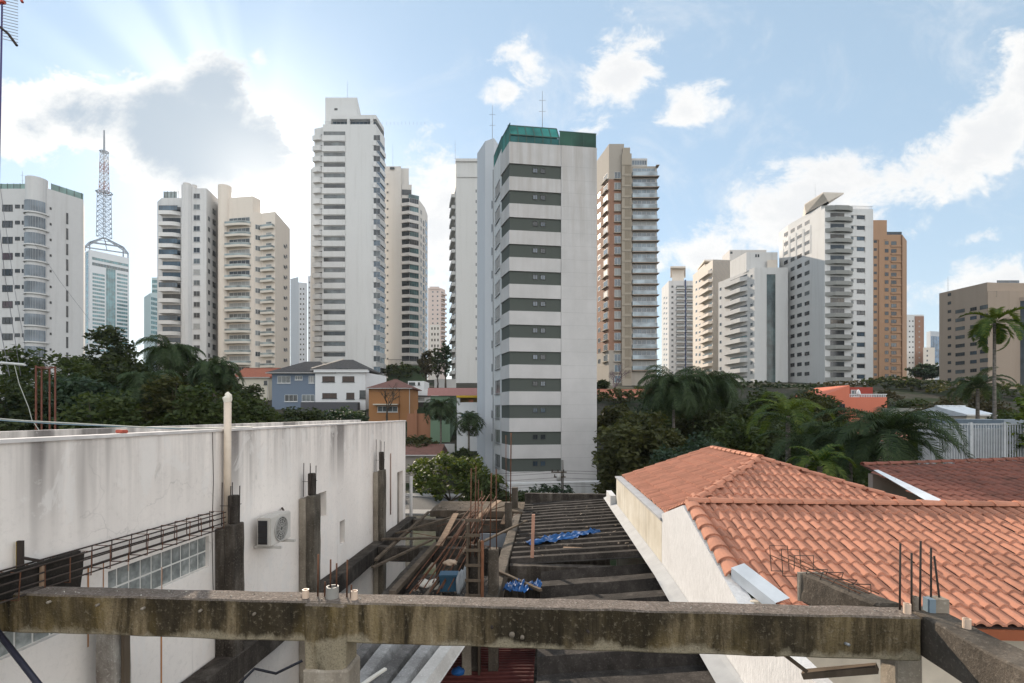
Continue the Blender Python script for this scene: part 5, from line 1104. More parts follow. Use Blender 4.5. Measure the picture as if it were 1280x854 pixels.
def tile_roof(T, poly, zf, down, mat, parent, cw=.165, rl=.285, name='roof', seed=1, hh=.037):
    """barrel tiles laid row by row on the plane zf(u,v); down = unit vector of the fall in plan"""
    rr = random.Random(seed); dn = Vector((*down, 0)); ac = Vector((-dn.y, dn.x, 0))
    pts = [(p[0] * ac.x + p[1] * ac.y, p[0] * dn.x + p[1] * dn.y) for p in poly]
    a0, a1 = min(p[0] for p in pts), max(p[0] for p in pts); s0, s1 = min(p[1] for p in pts), max(p[1] for p in pts)
    A = (0, .018, .045, .07, .095, .122, .14, .172, .205); sc_ = cw / .205; b = MB()
    und = [T(p[0], p[1], zf(*p) - .02) for p in poly]; b.add(und, [tuple(range(len(poly)))], 1)
    nr = int((s1 - s0) / rl) + 2; nc = int((a1 - a0) / cw) + 2
    for r_ in range(-1, nr):
        s_top = s1 - (r_ + 1) * rl
        for c_ in range(nc):
            a = a0 + c_ * cw; ctr = (a + cw / 2, s_top + rl * .55)
            if not inside(ctr, pts): continue
            j1, j2, j3 = rr.uniform(-.007, .007), rr.gauss(0, .010), rr.uniform(-.006, .008); vs = []
            for (sl, lift) in ((-.06, 0.0), (rl * .98, .024 + j3), (rl * .98, .003)):
                for x in A:
                    h_ = hh * math.sin(math.pi * min(x, .14) / .14) if x < .14 else -.004
                    if lift == .003 and sl > 0: h_ *= .72
                    q = ac * (a + x * sc_ + j1 * (sl > 0)) + dn * (s_top + sl + j2)
                    vs.append(T(q.x, q.y, zf(q.x, q.y) + h_ + lift))
            n = len(A); b.add(vs, [(j * n + i, j * n + i + 1, (j + 1) * n + i + 1, (j + 1) * n + i) for j in range(2) for i in range(n - 1)])
    return b.build(name, [mat, UND], parent, smooth=False, fixn=False)
def ridge_caps(T, p, q, mat, parent, r=.085, L_=.36, name='ridge_tiles'):
    p, q = Vector(p), Vector(q); d = q - p; n = max(1, int(d.length / L_)); b = MB(); dd = d.normalized(); s = dd.cross(Vector((0, 0, 1))).normalized(); up = s.cross(dd)
    for i in range(n):
        a = p + d * (i / n); c_ = p + d * ((i + 1.12) / n); vs = []; m = 8
        for (x, rr_) in ((a, r * 1.18), (c_, r * .86)):
            for k in range(m + 1):
                t_ = math.pi * k / m; w = x + s * rr_ * math.cos(t_) + up * (rr_ * .8 * math.sin(t_) - .02); vs.append(T(*w))
        for k in range(m + 1):
            t_ = math.pi * k / m; w = a + s * r * .95 * math.cos(t_) + up * (r * .65 * math.sin(t_) - .02); vs.append(T(*w))
        n_ = m + 1; b.add(vs, [(k, k + 1, n_ + k + 1, n_ + k) for k in range(m)] + [(k, k + 1, 2 * n_ + k + 1, 2 * n_ + k) for k in range(m)])
    return b.build(name, mat, parent)
hs = empty('tiled_house', G(5, 10, 0), 'white and cream house with sunlit orange barrel tile roofs on the right', 'house')
UL = 2.39; VR, ZR, PT = 8.82, 6.98, .285
VEV, UR = 5.96, 12.0
zlow = lambda u, v: ZR - PT * (VR - v)
zback = lambda u, v: ZR - PT * (v - VR)
tile_roof(G, [(UL - .02, VR), (UR, VR), (UR, VEV), (UL + .44, VEV), (UL + .12, 6.78), (UL - .02, 6.78)], zlow, (0, -1), TIL, hs, seed=3)
tile_roof(G, [(UL - .02, VR), (UL - .02, 10.6), (UR, 10.6), (UR, VR)], zback, (0, 1), TIL, hs, seed=4)
ridge_caps(G, (UL - .05, VR, ZR + .055), (UR, VR, ZR + .055), TIL, hs)
ridge_caps(G, (UL + .02, VEV + .80, zlow(0, VEV + .80) + .03), (UL + .02, VR, ZR + .03), TIL, hs, .115, .3, 'rake_tiles')
ridge_caps(G, (UL + .0, VR, ZR + .04), (UL + .0, 10.5, zback(0, 10.5) + .04), TIL, hs, .06, .2, 'rake_tiles')
# upper hip roof
U1, V1, V2, ZE, PU = 5.30, 13.3, 17.0, 6.40, .335
ZP = ZE + PU * (U1 - UL); U2 = U1 + (U1 - UL); VF = V1 - (U1 - UL)
zl = lambda u, v: ZE + PU * (u - UL); zfz = lambda u, v: ZE + PU * (v - VF); zrr = lambda u, v: ZP - PU * (u - U1)
tile_roof(G, [(UL + .05, VF), (U1, V1), (U1, V2), (UL + .05, V2)], zl, (-1, 0), TIL, hs, .17, .34, seed=5, hh=.045)
tile_roof(G, [(UL, VF), (U2, VF), (U1, V1)], zfz, (0, -1), TIL, hs, .18, .32, seed=6)
tile_roof(G, [(U2, VF), (U2, V2), (U1, V2), (U1, V1)], zrr, (1, 0), TIL, hs, .18, .32, seed=7)
for (p_, q_) in (((UL, VF, ZE + .03), (U1, V1, ZP + .03)), ((U2, VF, ZE + .03), (U1, V1, ZP + .03)), ((U1, V1 - .1, ZP + .04), (U1, V2, ZP + .04)), ((UL + .05, V2, ZE + .04), (U1, V2, ZP + .04))): ridge_caps(G, p_, q_, TIL, hs)
k = NT('cream_render', .9, .15); a = k.noise(1.6, 5, .6, world=True); st = k.noise(3.5, 5, .6, (1, 1, .08), .2, True); k.col(k.mix(k.ramp(st, [(.5, 0.), (.75, .5)]), k.ramp(a, [(.3, (.50, .45, .36)), (.7, (.64, .60, .52))]), (.30, .26, .20))); CRR = k.m
k = NT('rough_white_render', .92, .1); a = k.noise(28, 5, .7, (1, 1, .3), world=True); a2 = k.noise(2, 4, .6, world=True); k.col(k.mix(.4, k.ramp(a, [(.35, (.50, .495, .495)), (.65, (.70, .695, .695))]), k.ramp(a2, [(.3, (.60, .595, .595)), (.7, (.72, .715, .715))]))); k.bump(a, .5, .02); RWR = k.m
b = MB(); b.box(UL - .12, UL + .03, 10.42, V2 + .2, 0, ZE - .03, 0, G); b.build('wall', CRR, hs)
b = MB(); b.box(UL - .16, UL + .06, 10.40, V2 + .22, ZE - .03, ZE + .02, 0, G); b.build('coping', flat('grey_cap', (.34, .34, .35), .7), hs)
# gable wall of the lower wing
b = MB(); g0 = UL - .03; q = [(VEV + .25, 0), (10.40, 0), (10.40, zback(0, 10.4) - .03), (VR, ZR - .03), (VEV + .25, zlow(0, VEV + .25) - .03)]
vs = [G(g0 - .09, v, z) for v, z in q] + [G(g0 + .1, v, z) for v, z in q]; b.add(vs, [(0, 1, 2, 3, 4), (9, 8, 7, 6, 5)] + [(i, (i + 1) % 5, 5 + (i + 1) % 5, 5 + i) for i in range(5)]); b.build('gable_wall', RWR, hs, fixn=True)
b = MB(); b.box(UL - .13, UL + .02, 4.25, VEV + .24, 0, 6.22, 0, G); b.build('side_wall', RWR, hs)
b = MB(); b.box(UL + .04, UR, VEV + .36, VEV + .46, 0, zlow(0, VEV + .4) - .03, 0, G); b.build('eave_wall', flat('cream_wall', (.60, .52, .42), .85), hs)
b = MB(); b.box(UL + .6, UR, VEV - .02, VEV + .02, zlow(0, VEV) - .14, zlow(0, VEV) - .03, 0, G); b.build('fascia', flat('fascia_red', (.30, .09, .04), .7), hs)
# white metal gutter piece at the corner
b = MB(); zg = zlow(0, 6.6) + .17
b.add([G(2.33, 6.70, zg + .02), G(2.49, 6.70, zg + .08), G(2.78, 6.1, zg - .14), G(2.62, 6.1, zg - .20)], [(0, 1, 2, 3)]); b.add([G(2.33, 6.70, zg + .02), G(2.62, 6.1, zg - .20), G(2.62, 6.1, zg - .34), G(2.33, 6.70, zg - .12)], [(0, 1, 2, 3)])
o = b.build('gutter', flat('white_metal', (.62, .64, .66), .35, .5), hs)
# flashing between the cream wall and the corrugated roof
b = MB(); zq = lambda u, v: 5.03 + .085 * (u + 1)
b.add([G(UL - .35, 10.0, 5.40), G(UL - .125, 10.0, 5.52), G(UL - .125, 19, 5.52), G(UL - .35, 19, 5.40)], [(0, 1, 2, 3)]); b.add([G(UL - .125, 5.2, 5.36), G(UL - .4, 5.2, 5.25), G(UL - .35, 10.0, 5.40), G(UL - .125, 10.0, 5.52)], [(0, 1, 2, 3)])
b.build('flashing', flat('white_flashing', (.30, .31, .32), .6, .3), hs)
b = MB(); b.box(UL - .3, UL - .12, V2 + .3, V2 + 1.5, 5.2, 5.75, 0, G); b.build('end_block', WHT, hs)
# old brown roof behind, on its neighbour
nb = empty('neighbour_house', G(12, 14, 0), 'neighbouring house with an old dark brown tile roof at the right edge', 'house')
A0 = P(1052, 606, 15.5); UQ = A0.x * CA - A0.y * SA; VQ = A0.x * SA + A0.y * CA
zn = lambda u, v: 6.35 + .14 * (v - 10.6) + .02 * (u - UQ)
tile_roof(G, [(UQ - .6, 10.7), (UQ + .1, 15.3), (UQ + 7.5, 15.9), (UQ + 7.5, 10.7)], zn, (0, -1), TILD, nb, .23, .42, seed=9, hh=.03)
ridge_caps(G, (UQ + .1, 15.3, zn(UQ, 15.3) + .05), (UQ + 7.5, 15.9, zn(UQ + 7.5, 15.9) + .05), TILD, nb)
b = MB(); b.box(UQ + .2, UQ + 7.4, 15.0, 15.2, 0, 6.8, 0, G); b.build('wall', BGE, nb)
b = MB(); b.add([G(UQ - .75, 10.75, 6.40), G(UQ - .35, 10.75, 6.44), G(UQ + .1, 14.6, zn(UQ, 14.6) + .06), G(UQ - .02, 14.6, zn(UQ, 14.6) + .05)], [(0, 1, 2, 3)]); b.build('valley_flashing', flat('white_metal', (.62, .64, .66), .35, .5), nb)
for (px, w) in ((1229, .5),):
    q = P(px, 578, 16.4); u, v = q.x * CA - q.y * SA, q.x * SA + q.y * CA; b = MB(); b.box(u - .45, u + .45, v - .08, v + .08, q.z - .02, q.z + .08, 0, G); b.build('mortar_cap', flat('cap_white', (.72, .66, .56), .7), nb)
# white bar fence on its wall
fc = empty('bar_fence', P(1225, 580, 26), 'white vertical bar fence on a grey wall behind the brown tile roof', 'fence')
FY = 26.0; xa, xb = (1166 - 640) / F * FY, (1330 - 640) / F * FY; zt_, zb_ = H(FY, 531), H(FY, 584)
FW = flat('fence_white', (.42, .43, .44), .5); b = MB(); x = xa
while x < xb: b.box(x - .022, x + .022, FY - .02, FY + .02, zb_, zt_); x += .135
b.build('bars', FW, fc)
b = MB(); b.box(xa, xb, FY - .03, FY + .03, zt_ + .002, zt_ + .06); b.box(xa, xb, FY - .03, FY + .03, zb_ - .06, zb_ - .002); b.build('rail', FW, fc)
for px in (1213, 1255, 1300): x = (px - 640) / F * FY; b = MB(); b.box(x - .06, x + .06, FY - .06, FY + .06, zb_ - .2, zt_ + .12); b.build('post', FW, fc)
b = MB(); b.box(xa - .2, xb, FY + .5, FY + .7, 0, zt_ - .2); b.build('backing_wall', flat('wall_bluish', (.36, .37, .38), .8, .2, 0, .2), fc)
b = MB(); b.box(xa, xb, FY - .25, FY + .2, 0, zb_ - .062); b.build('base_wall', BGE, fc)
b = MB(); b.box((1255 - 640) / F * 28, (1330 - 640) / F * 28, 28, 33, 7.5, H(28, 525)); tag(b.build('flat_roof', flat('pale_roof', (.26, .29, .32), .6)), 'pale flat roof just behind the white bar fence', 'roof')
# ------------------------------------------------ vegetation
LF_DARK = leafm('leaf_dark', (.030, .045, .018), (.066, .082, .030), .32); LF_MID = leafm('leaf_mid', (.036, .058, .018), (.078, .10, .030), .35)
LF_COOL = leafm('leaf_cool', (.024, .046, .026), (.052, .082, .045), .28); LF_OLV = leafm('leaf_olive', (.046, .052, .017), (.095, .098, .035), .34)
LF_YEL = leafm('leaf_yellow', (.040, .066, .017), (.095, .12, .028), .4); LF_BRN = leafm('leaf_brown', (.055, .05, .028), (.10, .085, .045), .3); LF_PALM = leafm('palm_leaf', (.028, .050, .020), (.062, .092, .035), .3)
LF_BRI = leafm('palm_bright', (.05, .10, .018), (.14, .17, .03), .4)
k = NT('bark', .95, .1); n = k.noise(5, 6, .65, (1, 1, .25)); k.col(k.ramp(n, [(.3, (.035, .028, .022)), (.7, (.11, .09, .07))])); BARK = k.m
k = NT('palm_bark', .95, .1); n = k.noise(4, 4, .6, (1, 1, 3)); k.col(k.ramp(n, [(.3, (.07, .06, .05)), (.7, (.20, .175, .15))])); PBARK = k.m
def leaf_cloud(rg, clumps, per, ls, flat_=.5):
    """many leaf-sized quads scattered through clumps; numpy arrays"""
    C = []; 
    for (c, r) in clumps:
        n = max(6, int(4.2 * per * (r ** 2)))
        d = rg.normal(size=(n, 3)); d /= np.linalg.norm(d, axis=1)[:, None]; q = rg.uniform(0, 1, n) ** .45
        p = np.array(c) + d * (r * q)[:, None] * np.array([1, 1, .8]); C.append(p)
    c = np.concatenate(C); n = len(c); a = rg.normal(size=(n, 3)); a[:, 2] *= flat_; a /= np.linalg.norm(a, axis=1)[:, None]
    b = rg.normal(size=(n, 3)); b[:, 2] *= flat_; b -= a * (a * b).sum(1)[:, None]; b /= np.linalg.norm(b, axis=1)[:, None]
    s = ls * rg.uniform(.6, 1.3, n)[:, None]; a = a * s; b = b * s * .5
    v = np.stack([c - a, c - b * 1.0 + a * .1, c + a, c + b * 1.0 + a * .1], 1).reshape(-1, 3)
    return v
def np_mesh(name, v, mat, parent, k=4):
    me = bpy.data.meshes.new(name); n = len(v) // k
    me.vertices.add(len(v)); me.vertices.foreach_set('co', v.astype(np.float32).ravel()); me.loops.add(n * k); me.loops.foreach_set('vertex_index', np.arange(n * k, dtype=np.int32))
    me.polygons.add(n); me.polygons.foreach_set('loop_start', np.arange(0, n * k, k, dtype=np.int32)); me.polygons.foreach_set('loop_total', np.full(n, k, dtype=np.int32))
    me.update(calc_edges=True); me.materials.append(mat); o = bpy.data.objects.new(name, me); COL.objects.link(o); o.parent = parent; return o
def tree(label, px, top, wpx, Y, mat, seed, ls=.22, dens=26, group=None, bot=.35, nl=7, holes=.0, zb=None, name='leafy_tree', trunk=True, spread=1.0):
    if mat in (LF_DARK, LF_MID): mat = (mat, LF_COOL, LF_DARK, LF_OLV, mat, LF_MID)[(seed * 7 + 3) % 6]
    x = (px - 640) / F * Y; z0 = gz(Y) if zb is None else zb; h = H(Y, top) - z0; rx = wpx / F * Y / 2
    r = empty(name, (x, Y, z0), label, 'tree', group); rg = np.random.default_rng(seed); rr = random.Random(seed)
    zc0 = h * bot; ch = (h - zc0) / 2; cl = []; tips = []
    nC = int(26 + 12 * nl)
    for i in range(nC):
        d = np.array([rr.gauss(0, 1), rr.gauss(0, 1), rr.gauss(0, 1)]); d /= np.linalg.norm(d); q = rr.uniform(.25, 1) ** .55
        c = np.array([d[0] * rx * q * .86, d[1] * rx * q * .86 * spread, zc0 + ch + d[2] * ch * q * .86 - .12 * ch]); cr = min(rx, ch) * rr.uniform(.16, .34)
        cl.append((c, cr)); tips.append(c)
    ls *= 1.2; v = leaf_cloud(rg, cl, dens / max(ls, .1) ** 1.4 * .12, ls); v = v[:]
    np_mesh('crown', v, mat, r)
    if trunk:
        b = MB(); fork = Vector((rr.uniform(-.3, .3), rr.uniform(-.3, .3), h * (bot * .85))); tr = max(.08, h * .016)
        b.tube([(0, 0, 0), (rr.uniform(-.1, .1), 0, h * bot * .4), fork], [tr * 1.3, tr, tr * .8], 8)
        for c in rr.sample(tips, min(nl + 4, len(tips))):
            c = Vector(c); m_ = fork.lerp(c, .5) + Vector((0, 0, -.08 * h * rr.random())); b.tube([fork, m_, c], [tr * .55, tr * .32, tr * .1], 5)
        me = b.mesh('trunk', BARK, (0, 0, 0), True); o = bpy.data.objects.new('trunk', me); COL.objects.link(o); o.parent = r
    return r
def frond(rg, base, az, el, L_, droop, nlf, ll, lw, vshape=.5, hang=.3):
    """one feather frond: curved rachis and two rows of leaflets; returns leaflet quads and the rachis points"""
    pts = []; p = np.array(base, float); a = el; n = 12
    for i in range(n + 1):
        pts.append(p.copy()); p = p + np.array([math.sin(az) * math.cos(a), math.cos(az) * math.cos(a), math.sin(a)]) * L_ / n; a -= droop / n * (1 + i / n * .8)
    pts = np.array(pts); quads = []
    for j in range(nlf):
        t = .12 + .88 * j / (nlf - 1); f_ = t * n; i = min(n - 1, int(f_)); q = pts[i] + (pts[i + 1] - pts[i]) * (f_ - i); d = pts[i + 1] - pts[i]; d /= np.linalg.norm(d)
        s = np.cross(d, [0, 0, 1]); s /= max(np.linalg.norm(s), 1e-6); up = np.cross(s, d); l = ll * (math.sin(math.pi * min(1, .12 + t * .86)) ** .6) * rg.uniform(.8, 1.1)
        for sg in (-1, 1):
            v = s * sg * .8 + d * .55 + up * vshape * rg.uniform(.4, 1.2); v /= np.linalg.norm(v); mid = q + v * l * .5; tip = q + v * l - np.array([0, 0, l * hang * rg.uniform(.6, 1.3)]); w = d * lw * 1.6
            quads += [q - w * .4, mid - w * .6, mid + w * .6, q + w * .4, mid - w * .6, tip - w * .1, tip + w * .1, mid + w * .6]
    return np.array(quads), pts
def palm(label, px, top, Y, L_, nf, mat, seed, zb=None, zc=None, group=None, nlf=34, ll=.5, lw=.03, droop=1.5, tr=.13, el=(.1, 1.35), hang=.35, lean=0., name='palm_tree', nst=1):
    x = (px - 640) / F * Y; z0 = gz(Y) if zb is None else zb; zc = H(Y, top) - z0 if zc is None else H(Y, zc) - z0
    r = empty(name, (x, Y, z0), label, 'palm', group); rg = np.random.default_rng(seed); Q = []; b = MB(); rb_ = MB()
    for s_ in range(nst):
        ox, oy = (0, 0) if s_ == 0 else (rg.uniform(-1.2, 1.2), rg.uniform(-1.0, 1.0)); hz_ = zc * (1 if s_ == 0 else rg.uniform(.6, .95)); c0 = np.array([ox + lean, oy, hz_])
        b.tube([(ox, oy, 0), (ox + lean * .4, oy, hz_ * .5), tuple(c0)], [tr * 1.25, tr, tr * .8], 9)
        nf2 = int(nf * 1.5) if nf >= 20 else nf
        for i in range(nf2):
            e = el[0] + (el[1] - el[0]) * (i + .5) / nf2; az = i * 2.399 + rg.uniform(-.2, .2); q, pt = frond(rg, c0 + np.array([0, 0, .05]), az, e, L_ * rg.uniform(.75, 1.15), droop * rg.uniform(.7, 1.35), int(nlf * 1.15), ll * 1.1, lw, .35, hang); Q.append(q)
            rb_.tube([tuple(p_) for p_ in pt[::2]], [.02 * (1 - k_ / 8) + .004 for k_ in range(len(pt[::2]))], 4, cap=False)
    np_mesh('fronds', np.concatenate(Q), mat, r)
    for nm, bb, mt in (('trunk', b, PBARK), ('frond_ribs', rb_, mat)):
        o = bpy.data.objects.new(nm, bb.mesh(nm, mt, (0, 0, 0), True)); COL.objects.link(o); o.parent = r
    return r
GT = 'trees of the hillside'
# left mass
tree('tall dark round tree in front of the teal office tower', 138, 391, 74, 60, LF_DARK, 1, .24, 34, GT, .25)
tree('layered tree with spreading branches in front of the left edge tower', 62, 424, 150, 40, LF_MID, 2, .16, 20, GT, .55, 9)
tree('bushy dark tree at the left edge behind the parapet', 8, 452, 110, 34, LF_DARK, 3, .16, 26, GT, .3)
tree('broad dark tree behind the rusty frame', 95, 448, 130, 37, LF_DARK, 4, .16, 28, GT, .3)
tree('broad dark tree left of the feathery palm', 168, 430, 120, 44, LF_DARK, 5, .18, 28, GT, .25)
tree('loose grey green tree in front of the curved balcony tower', 240, 425, 110, 48, LF_MID, 6, .17, 20, GT, .3)
tree('dark low tree below the feathery palm', 225, 470, 140, 38, LF_DARK, 7, .16, 28, GT, .25)
tree('rounded dark tree beside the pale upright pipe', 318, 486, 110, 42, LF_DARK, 8, .16, 28, GT, .25)
tree('small dark tree below the blue house', 372, 500, 90, 60, LF_DARK, 9, .2, 28, GT, .2)
tree('small dark tree below the white hip roofed house', 432, 500, 80, 66, LF_DARK, 10, .2, 28, GT, .2)
tree('dark tree filling the gap left of the blue house', 300, 470, 70, 70, LF_DARK, 11, .22, 28, GT, .3)
palm('feathery palm rising in front of the curved balcony tower', 213, 446, 42, 3.0, 26, LF_PALM, 1, nlf=40, ll=.75, droop=2.0, hang=.6)
palm('second feathery palm to the right of the first, lower', 268, 468, 40, 2.6, 24, LF_PALM, 2, nlf=40, ll=.7, droop=2.0, hang=.6)
palm('drooping palm nearest the white wall top at the left', 185, 484, 36, 2.5, 22, LF_PALM, 3, nlf=36, ll=.7, droop=2.0, hang=.6)
# crowns along the hillside road behind the houses and at the foot of the towers
hr = random.Random(5); WK = 1.55
for i_, (px_, tp_, w_, Y_, lb_) in enumerate(((775, 484, 60, 100, 'round tree crown before the grey weathered house'), (830, 478, 60, 118, 'crown at the foot of the brick tower, right side'), (880, 474, 70, 128, 'crown at the foot of the cream tower with stacked balconies'), (930, 476, 70, 130, 'crown at the foot of the white block with the glass strip'), (985, 480, 60, 128, 'crown at the left foot of the large white tower'), (1050, 476, 60, 132, 'crown at the right foot of the large white tower'), (1200, 476, 80, 112, 'crown at the foot of the stone brown office'), (1255, 478, 70, 108, 'crown at the right foot of the stone brown office'), (1088, 486, 70, 100, 'crown behind the salmon house'), (1150, 474, 50, 120, 'crown left of the stone brown office'), (466, 486, 40, 110, 'crown between the white hip roofed house and the orange house'), (330, 484, 50, 112, 'crown behind the low cream house'))):
    tree(lb_, px_, tp_, w_ * WK, Y_, (LF_DARK, LF_MID, LF_BRN)[i_ % 3], 90 + i_, .34, 30, 'crowns at the foot of the towers', .1)
for i_, (px_, tp_, w_, Y_, lb_) in enumerate(((205, 436, 100, 36, 'leafy tree wrapped round the trunk of the first feathery palm'), (262, 452, 110, 35, 'leafy tree wrapped round the trunk of the second feathery palm'), (130, 462, 110, 31, 'leafy tree nearest the rusty frame'))):
    tree(lb_, px_, tp_, w_, Y_, LF_MID, 120 + i_, .15, 24, GT, .25)
# centre
tree('sunlit yellow green tree at the end of the white wall', 562, 561, 124, 37, LF_YEL, 12, .15, 30, None, .42, 8)
tree('greener tree between the sunlit tree and the banded block', 604, 580, 66, 35, LF_MID, 13, .14, 26, None, .35)
for i, (px, tp, w, Y) in enumerate(((533, 432, 22, 132), (547, 428, 17, 128), (557, 419, 18, 126))):
    tree(('shortest slim tree left of the slim blank tower, olive topped', 'middle slim dark tree left of the slim blank tower', 'tallest slim dark tree touching the slim blank tower')[i], px, tp, w, Y, LF_DARK if i else LF_BRN, 20 + i, .32, 22, 'slim trees by the blank tower', .25, 6)
palm('dark palm in front of the green house', 551, 512, 64, 3.0, 20, LF_PALM, 4, nlf=26, ll=.8, lw=.05, droop=2.2); palm('dark palm in front of the pale terrace house', 586, 528, 60, 2.7, 18, LF_PALM, 5, nlf=26, ll=.8, lw=.05, droop=2.2)
tree('dark shrubby tree beside the orange house', 525, 540, 56, 64, LF_DARK, 24, .2, 26, GT, .2); tree('dark bushy tree left of the banded block base', 580, 556, 46, 58, LF_DARK, 25, .2, 26, GT, .2)
tree('green hedge like tree below the cream white tower', 505, 452, 60, 170, LF_DARK, 26, .5, 30, GT, .1); tree('dark tree crown below the tallest white tower', 470, 470, 40, 150, LF_DARK, 27, .4, 30, GT, .1)
tree('low shrub at the foot of the banded block', 690, 602, 90, 46, LF_MID, 28, .14, 26, None, .1, zb=0, name='shrub'); tree('low shrub between the frame and the banded block', 640, 607, 60, 40, LF_DARK, 29, .14, 26, None, .1, zb=0, name='shrub')
# right mass
for i_, (px_, tp_, w_, Y_, lb_) in enumerate(((800, 500, 120, 36, 'dark leafy tree at the back edge of the orange roof, nearest the banded block'), (925, 488, 130, 42, 'dark leafy tree between the drooping palms and the red flowered tree'), (1050, 506, 110, 31, 'dark leafy tree just below the salmon house'), (1150, 515, 90, 30, 'dark leafy tree left end of the white bar fence'), (850, 466, 130, 60, 'tall dark tree whose top reaches the foot of the far pale tower'), (1010, 482, 90, 66, 'dark tree left of the salmon house, below the large white tower'), (770, 496, 60, 70, 'dark tree below the orange tiled weathered house'), (1140, 488, 90, 64, 'dark tree right of the salmon house'))):
    tree(lb_, px_, tp_, w_, Y_, LF_DARK if i_ % 3 else LF_MID, 60 + i_, .17 if Y_ < 50 else .22, 28, GT, .12)
tree('loose tree hanging over the right edge of the banded block', 778, 548, 80, 40, LF_MID, 30, .15, 17, GT, .15)
tree('dark tree right of the banded block', 800, 500, 90, 46, LF_DARK, 31, .18, 26, GT, .2)
palm('tall drooping palm left of the white block with glass strip', 842, 490, 42, 4.0, 28, LF_PALM, 6, nlf=46, ll=.8, droop=2.0, hang=.65); palm('tall drooping palm under the white block with glass strip', 886, 488, 44, 4.0, 28, LF_PALM, 7, nlf=46, ll=.85, droop=2.0, hang=.65)
tree('round leafy tree lower down beside the banded block', 812, 512, 96, 38, LF_MID, 131, .16, 28, GT, .15); tree('round leafy tree right behind the orange roof apex', 915, 500, 100, 34, LF_MID, 133, .14, 28, GT, .12); tree('olive leafy tree between the tall drooping palms', 866, 484, 60, 47, LF_OLV, 134, .17, 26, GT, .2)
tree('dark mass of foliage behind the two tall drooping palms', 862, 492, 150, 52, LF_DARK, 32, .2, 30, GT, .15); tree('dark round tree with red flowers under the glass strip block', 956, 478, 120, 54, LF_DARK, 33, .19, 34, GT, .2, 9)
tree('dark tree behind the orange roof apex', 870, 530, 150, 30, LF_DARK, 34, .13, 26, GT, .1); tree('dark tree above the right roof hip', 970, 520, 130, 34, LF_DARK, 35, .14, 28, GT, .1)
tree('olive topped tree left of the salmon house', 1012, 476, 60, 62, LF_MID, 36, .2, 26, GT, .2); tree('dark tree under the salmon house', 1020, 530, 110, 32, LF_DARK, 37, .13, 26, GT, .1)
tree('dark tree behind the arching palm', 1100, 540, 120, 28, LF_DARK, 38, .12, 24, GT, .1); tree('dark hedge tree below the tan brown tower', 1110, 468, 80, 125, LF_DARK, 39, .4, 30, GT, .1); tree('dark tree in the gap beside the stone brown office', 1158, 452, 50, 180, LF_DARK, 40, .5, 30, GT, .1)
tree('brownish tree left of the coconut palm', 1180, 482, 90, 50, LF_BRN, 41, .17, 22, GT, .25); tree('brownish tree behind the coconut palm', 1230, 474, 80, 56, LF_BRN, 42, .18, 22, GT, .25); tree('yellow green leafy tree at the right edge', 1284, 462, 44, 26, LF_BRI, 43, .16, 20, GT, .4)
tree('dark tree behind the white bar fence', 1262, 495, 90, 36, LF_DARK, 44, .14, 24, GT, .3)
palm('arching palm with long dark fronds in front of the bar fence', 1112, 548, 21, 3.3, 20, LF_PALM, 10, nlf=52, ll=.6, lw=.022, droop=1.7, el=(.0, 1.3), hang=.45, zc=548, nst=1); palm('arching palm beside the salmon house', 1062, 566, 23, 3.4, 18, LF_PALM, 11, nlf=46, ll=.55, lw=.022, droop=1.6, hang=.45); palm('bright young palm over the right roof hip', 985, 520, 26, 2.6, 14, LF_BRI, 12, nlf=40, ll=.45, lw=.024, droop=1.4); palm('dark arching palm above the right roof hip', 1010, 560, 24, 3.0, 18, LF_PALM, 13, nlf=42, ll=.5, lw=.022, droop=1.6, hang=.45); palm('low bright green palm behind the right roof hip', 1025, 583, 20, 1.5, 12, LF_BRI, 14, nlf=28, ll=.35, lw=.03, droop=1.5)
palm('tall coconut palm with yellow green fronds against the stone brown office', 1243, 404, 30, 2.15, 13, LF_BRI, 16, zb=5, nlf=40, ll=.42, lw=.035, droop=1.5, tr=.09, el=(-.7, 1.3), hang=.15)
palm('dark fan of fronds behind the bar fence', 1222, 486, 40, 2.6, 18, LF_PALM, 17, zb=6, nlf=36, ll=.5, droop=1.5)
def bare(label, px, top, bot, Y, wpx, seed, mat, depth=6):
    p0 = P(px, bot, Y); r = empty('bare_tree', p0, label, 'tree', 'leafless trees'); rr = random.Random(seed); b = MB(); h = (bot - top) / F * Y
    def br(p, d, L_, rad, n):
        q = p + d * L_; b.tube([p, (p + q) / 2 + Vector((rr.uniform(-.05, .05) * L_, rr.uniform(-.05, .05) * L_, 0)), q], [rad, rad * .85, rad * .65], 5, cap=False)
        if n == 0: return
        for _ in range(rr.choice((2, 3, 3))):
            e = (d + Vector((rr.gauss(0, .55), rr.gauss(0, .55), rr.gauss(.12, .3)))).normalized(); br(q, e, L_ * rr.uniform(.6, .85), rad * .6, n - 1)
    br(Vector((0, 0, 0)), Vector((0, 0, 1)), h * .28, h * .03, depth)
    o = bpy.data.objects.new('branches', b.mesh('branches', mat)); COL.objects.link(o); o.parent = r
bare('leafless dark tree before the orange house', 484, 474, 528, 84, 60, 3, BARK, 5); bare('purple grey leafless tree left of the brick tower base', 768, 452, 498, 125, 50, 5, flat('purple_twig', (.14, .10, .11), .9), 6)
tree('small green tree right of the banded block beside the leafless tree', 752, 474, 26, 118, LF_DARK, 45, .35, 28, GT, .1)
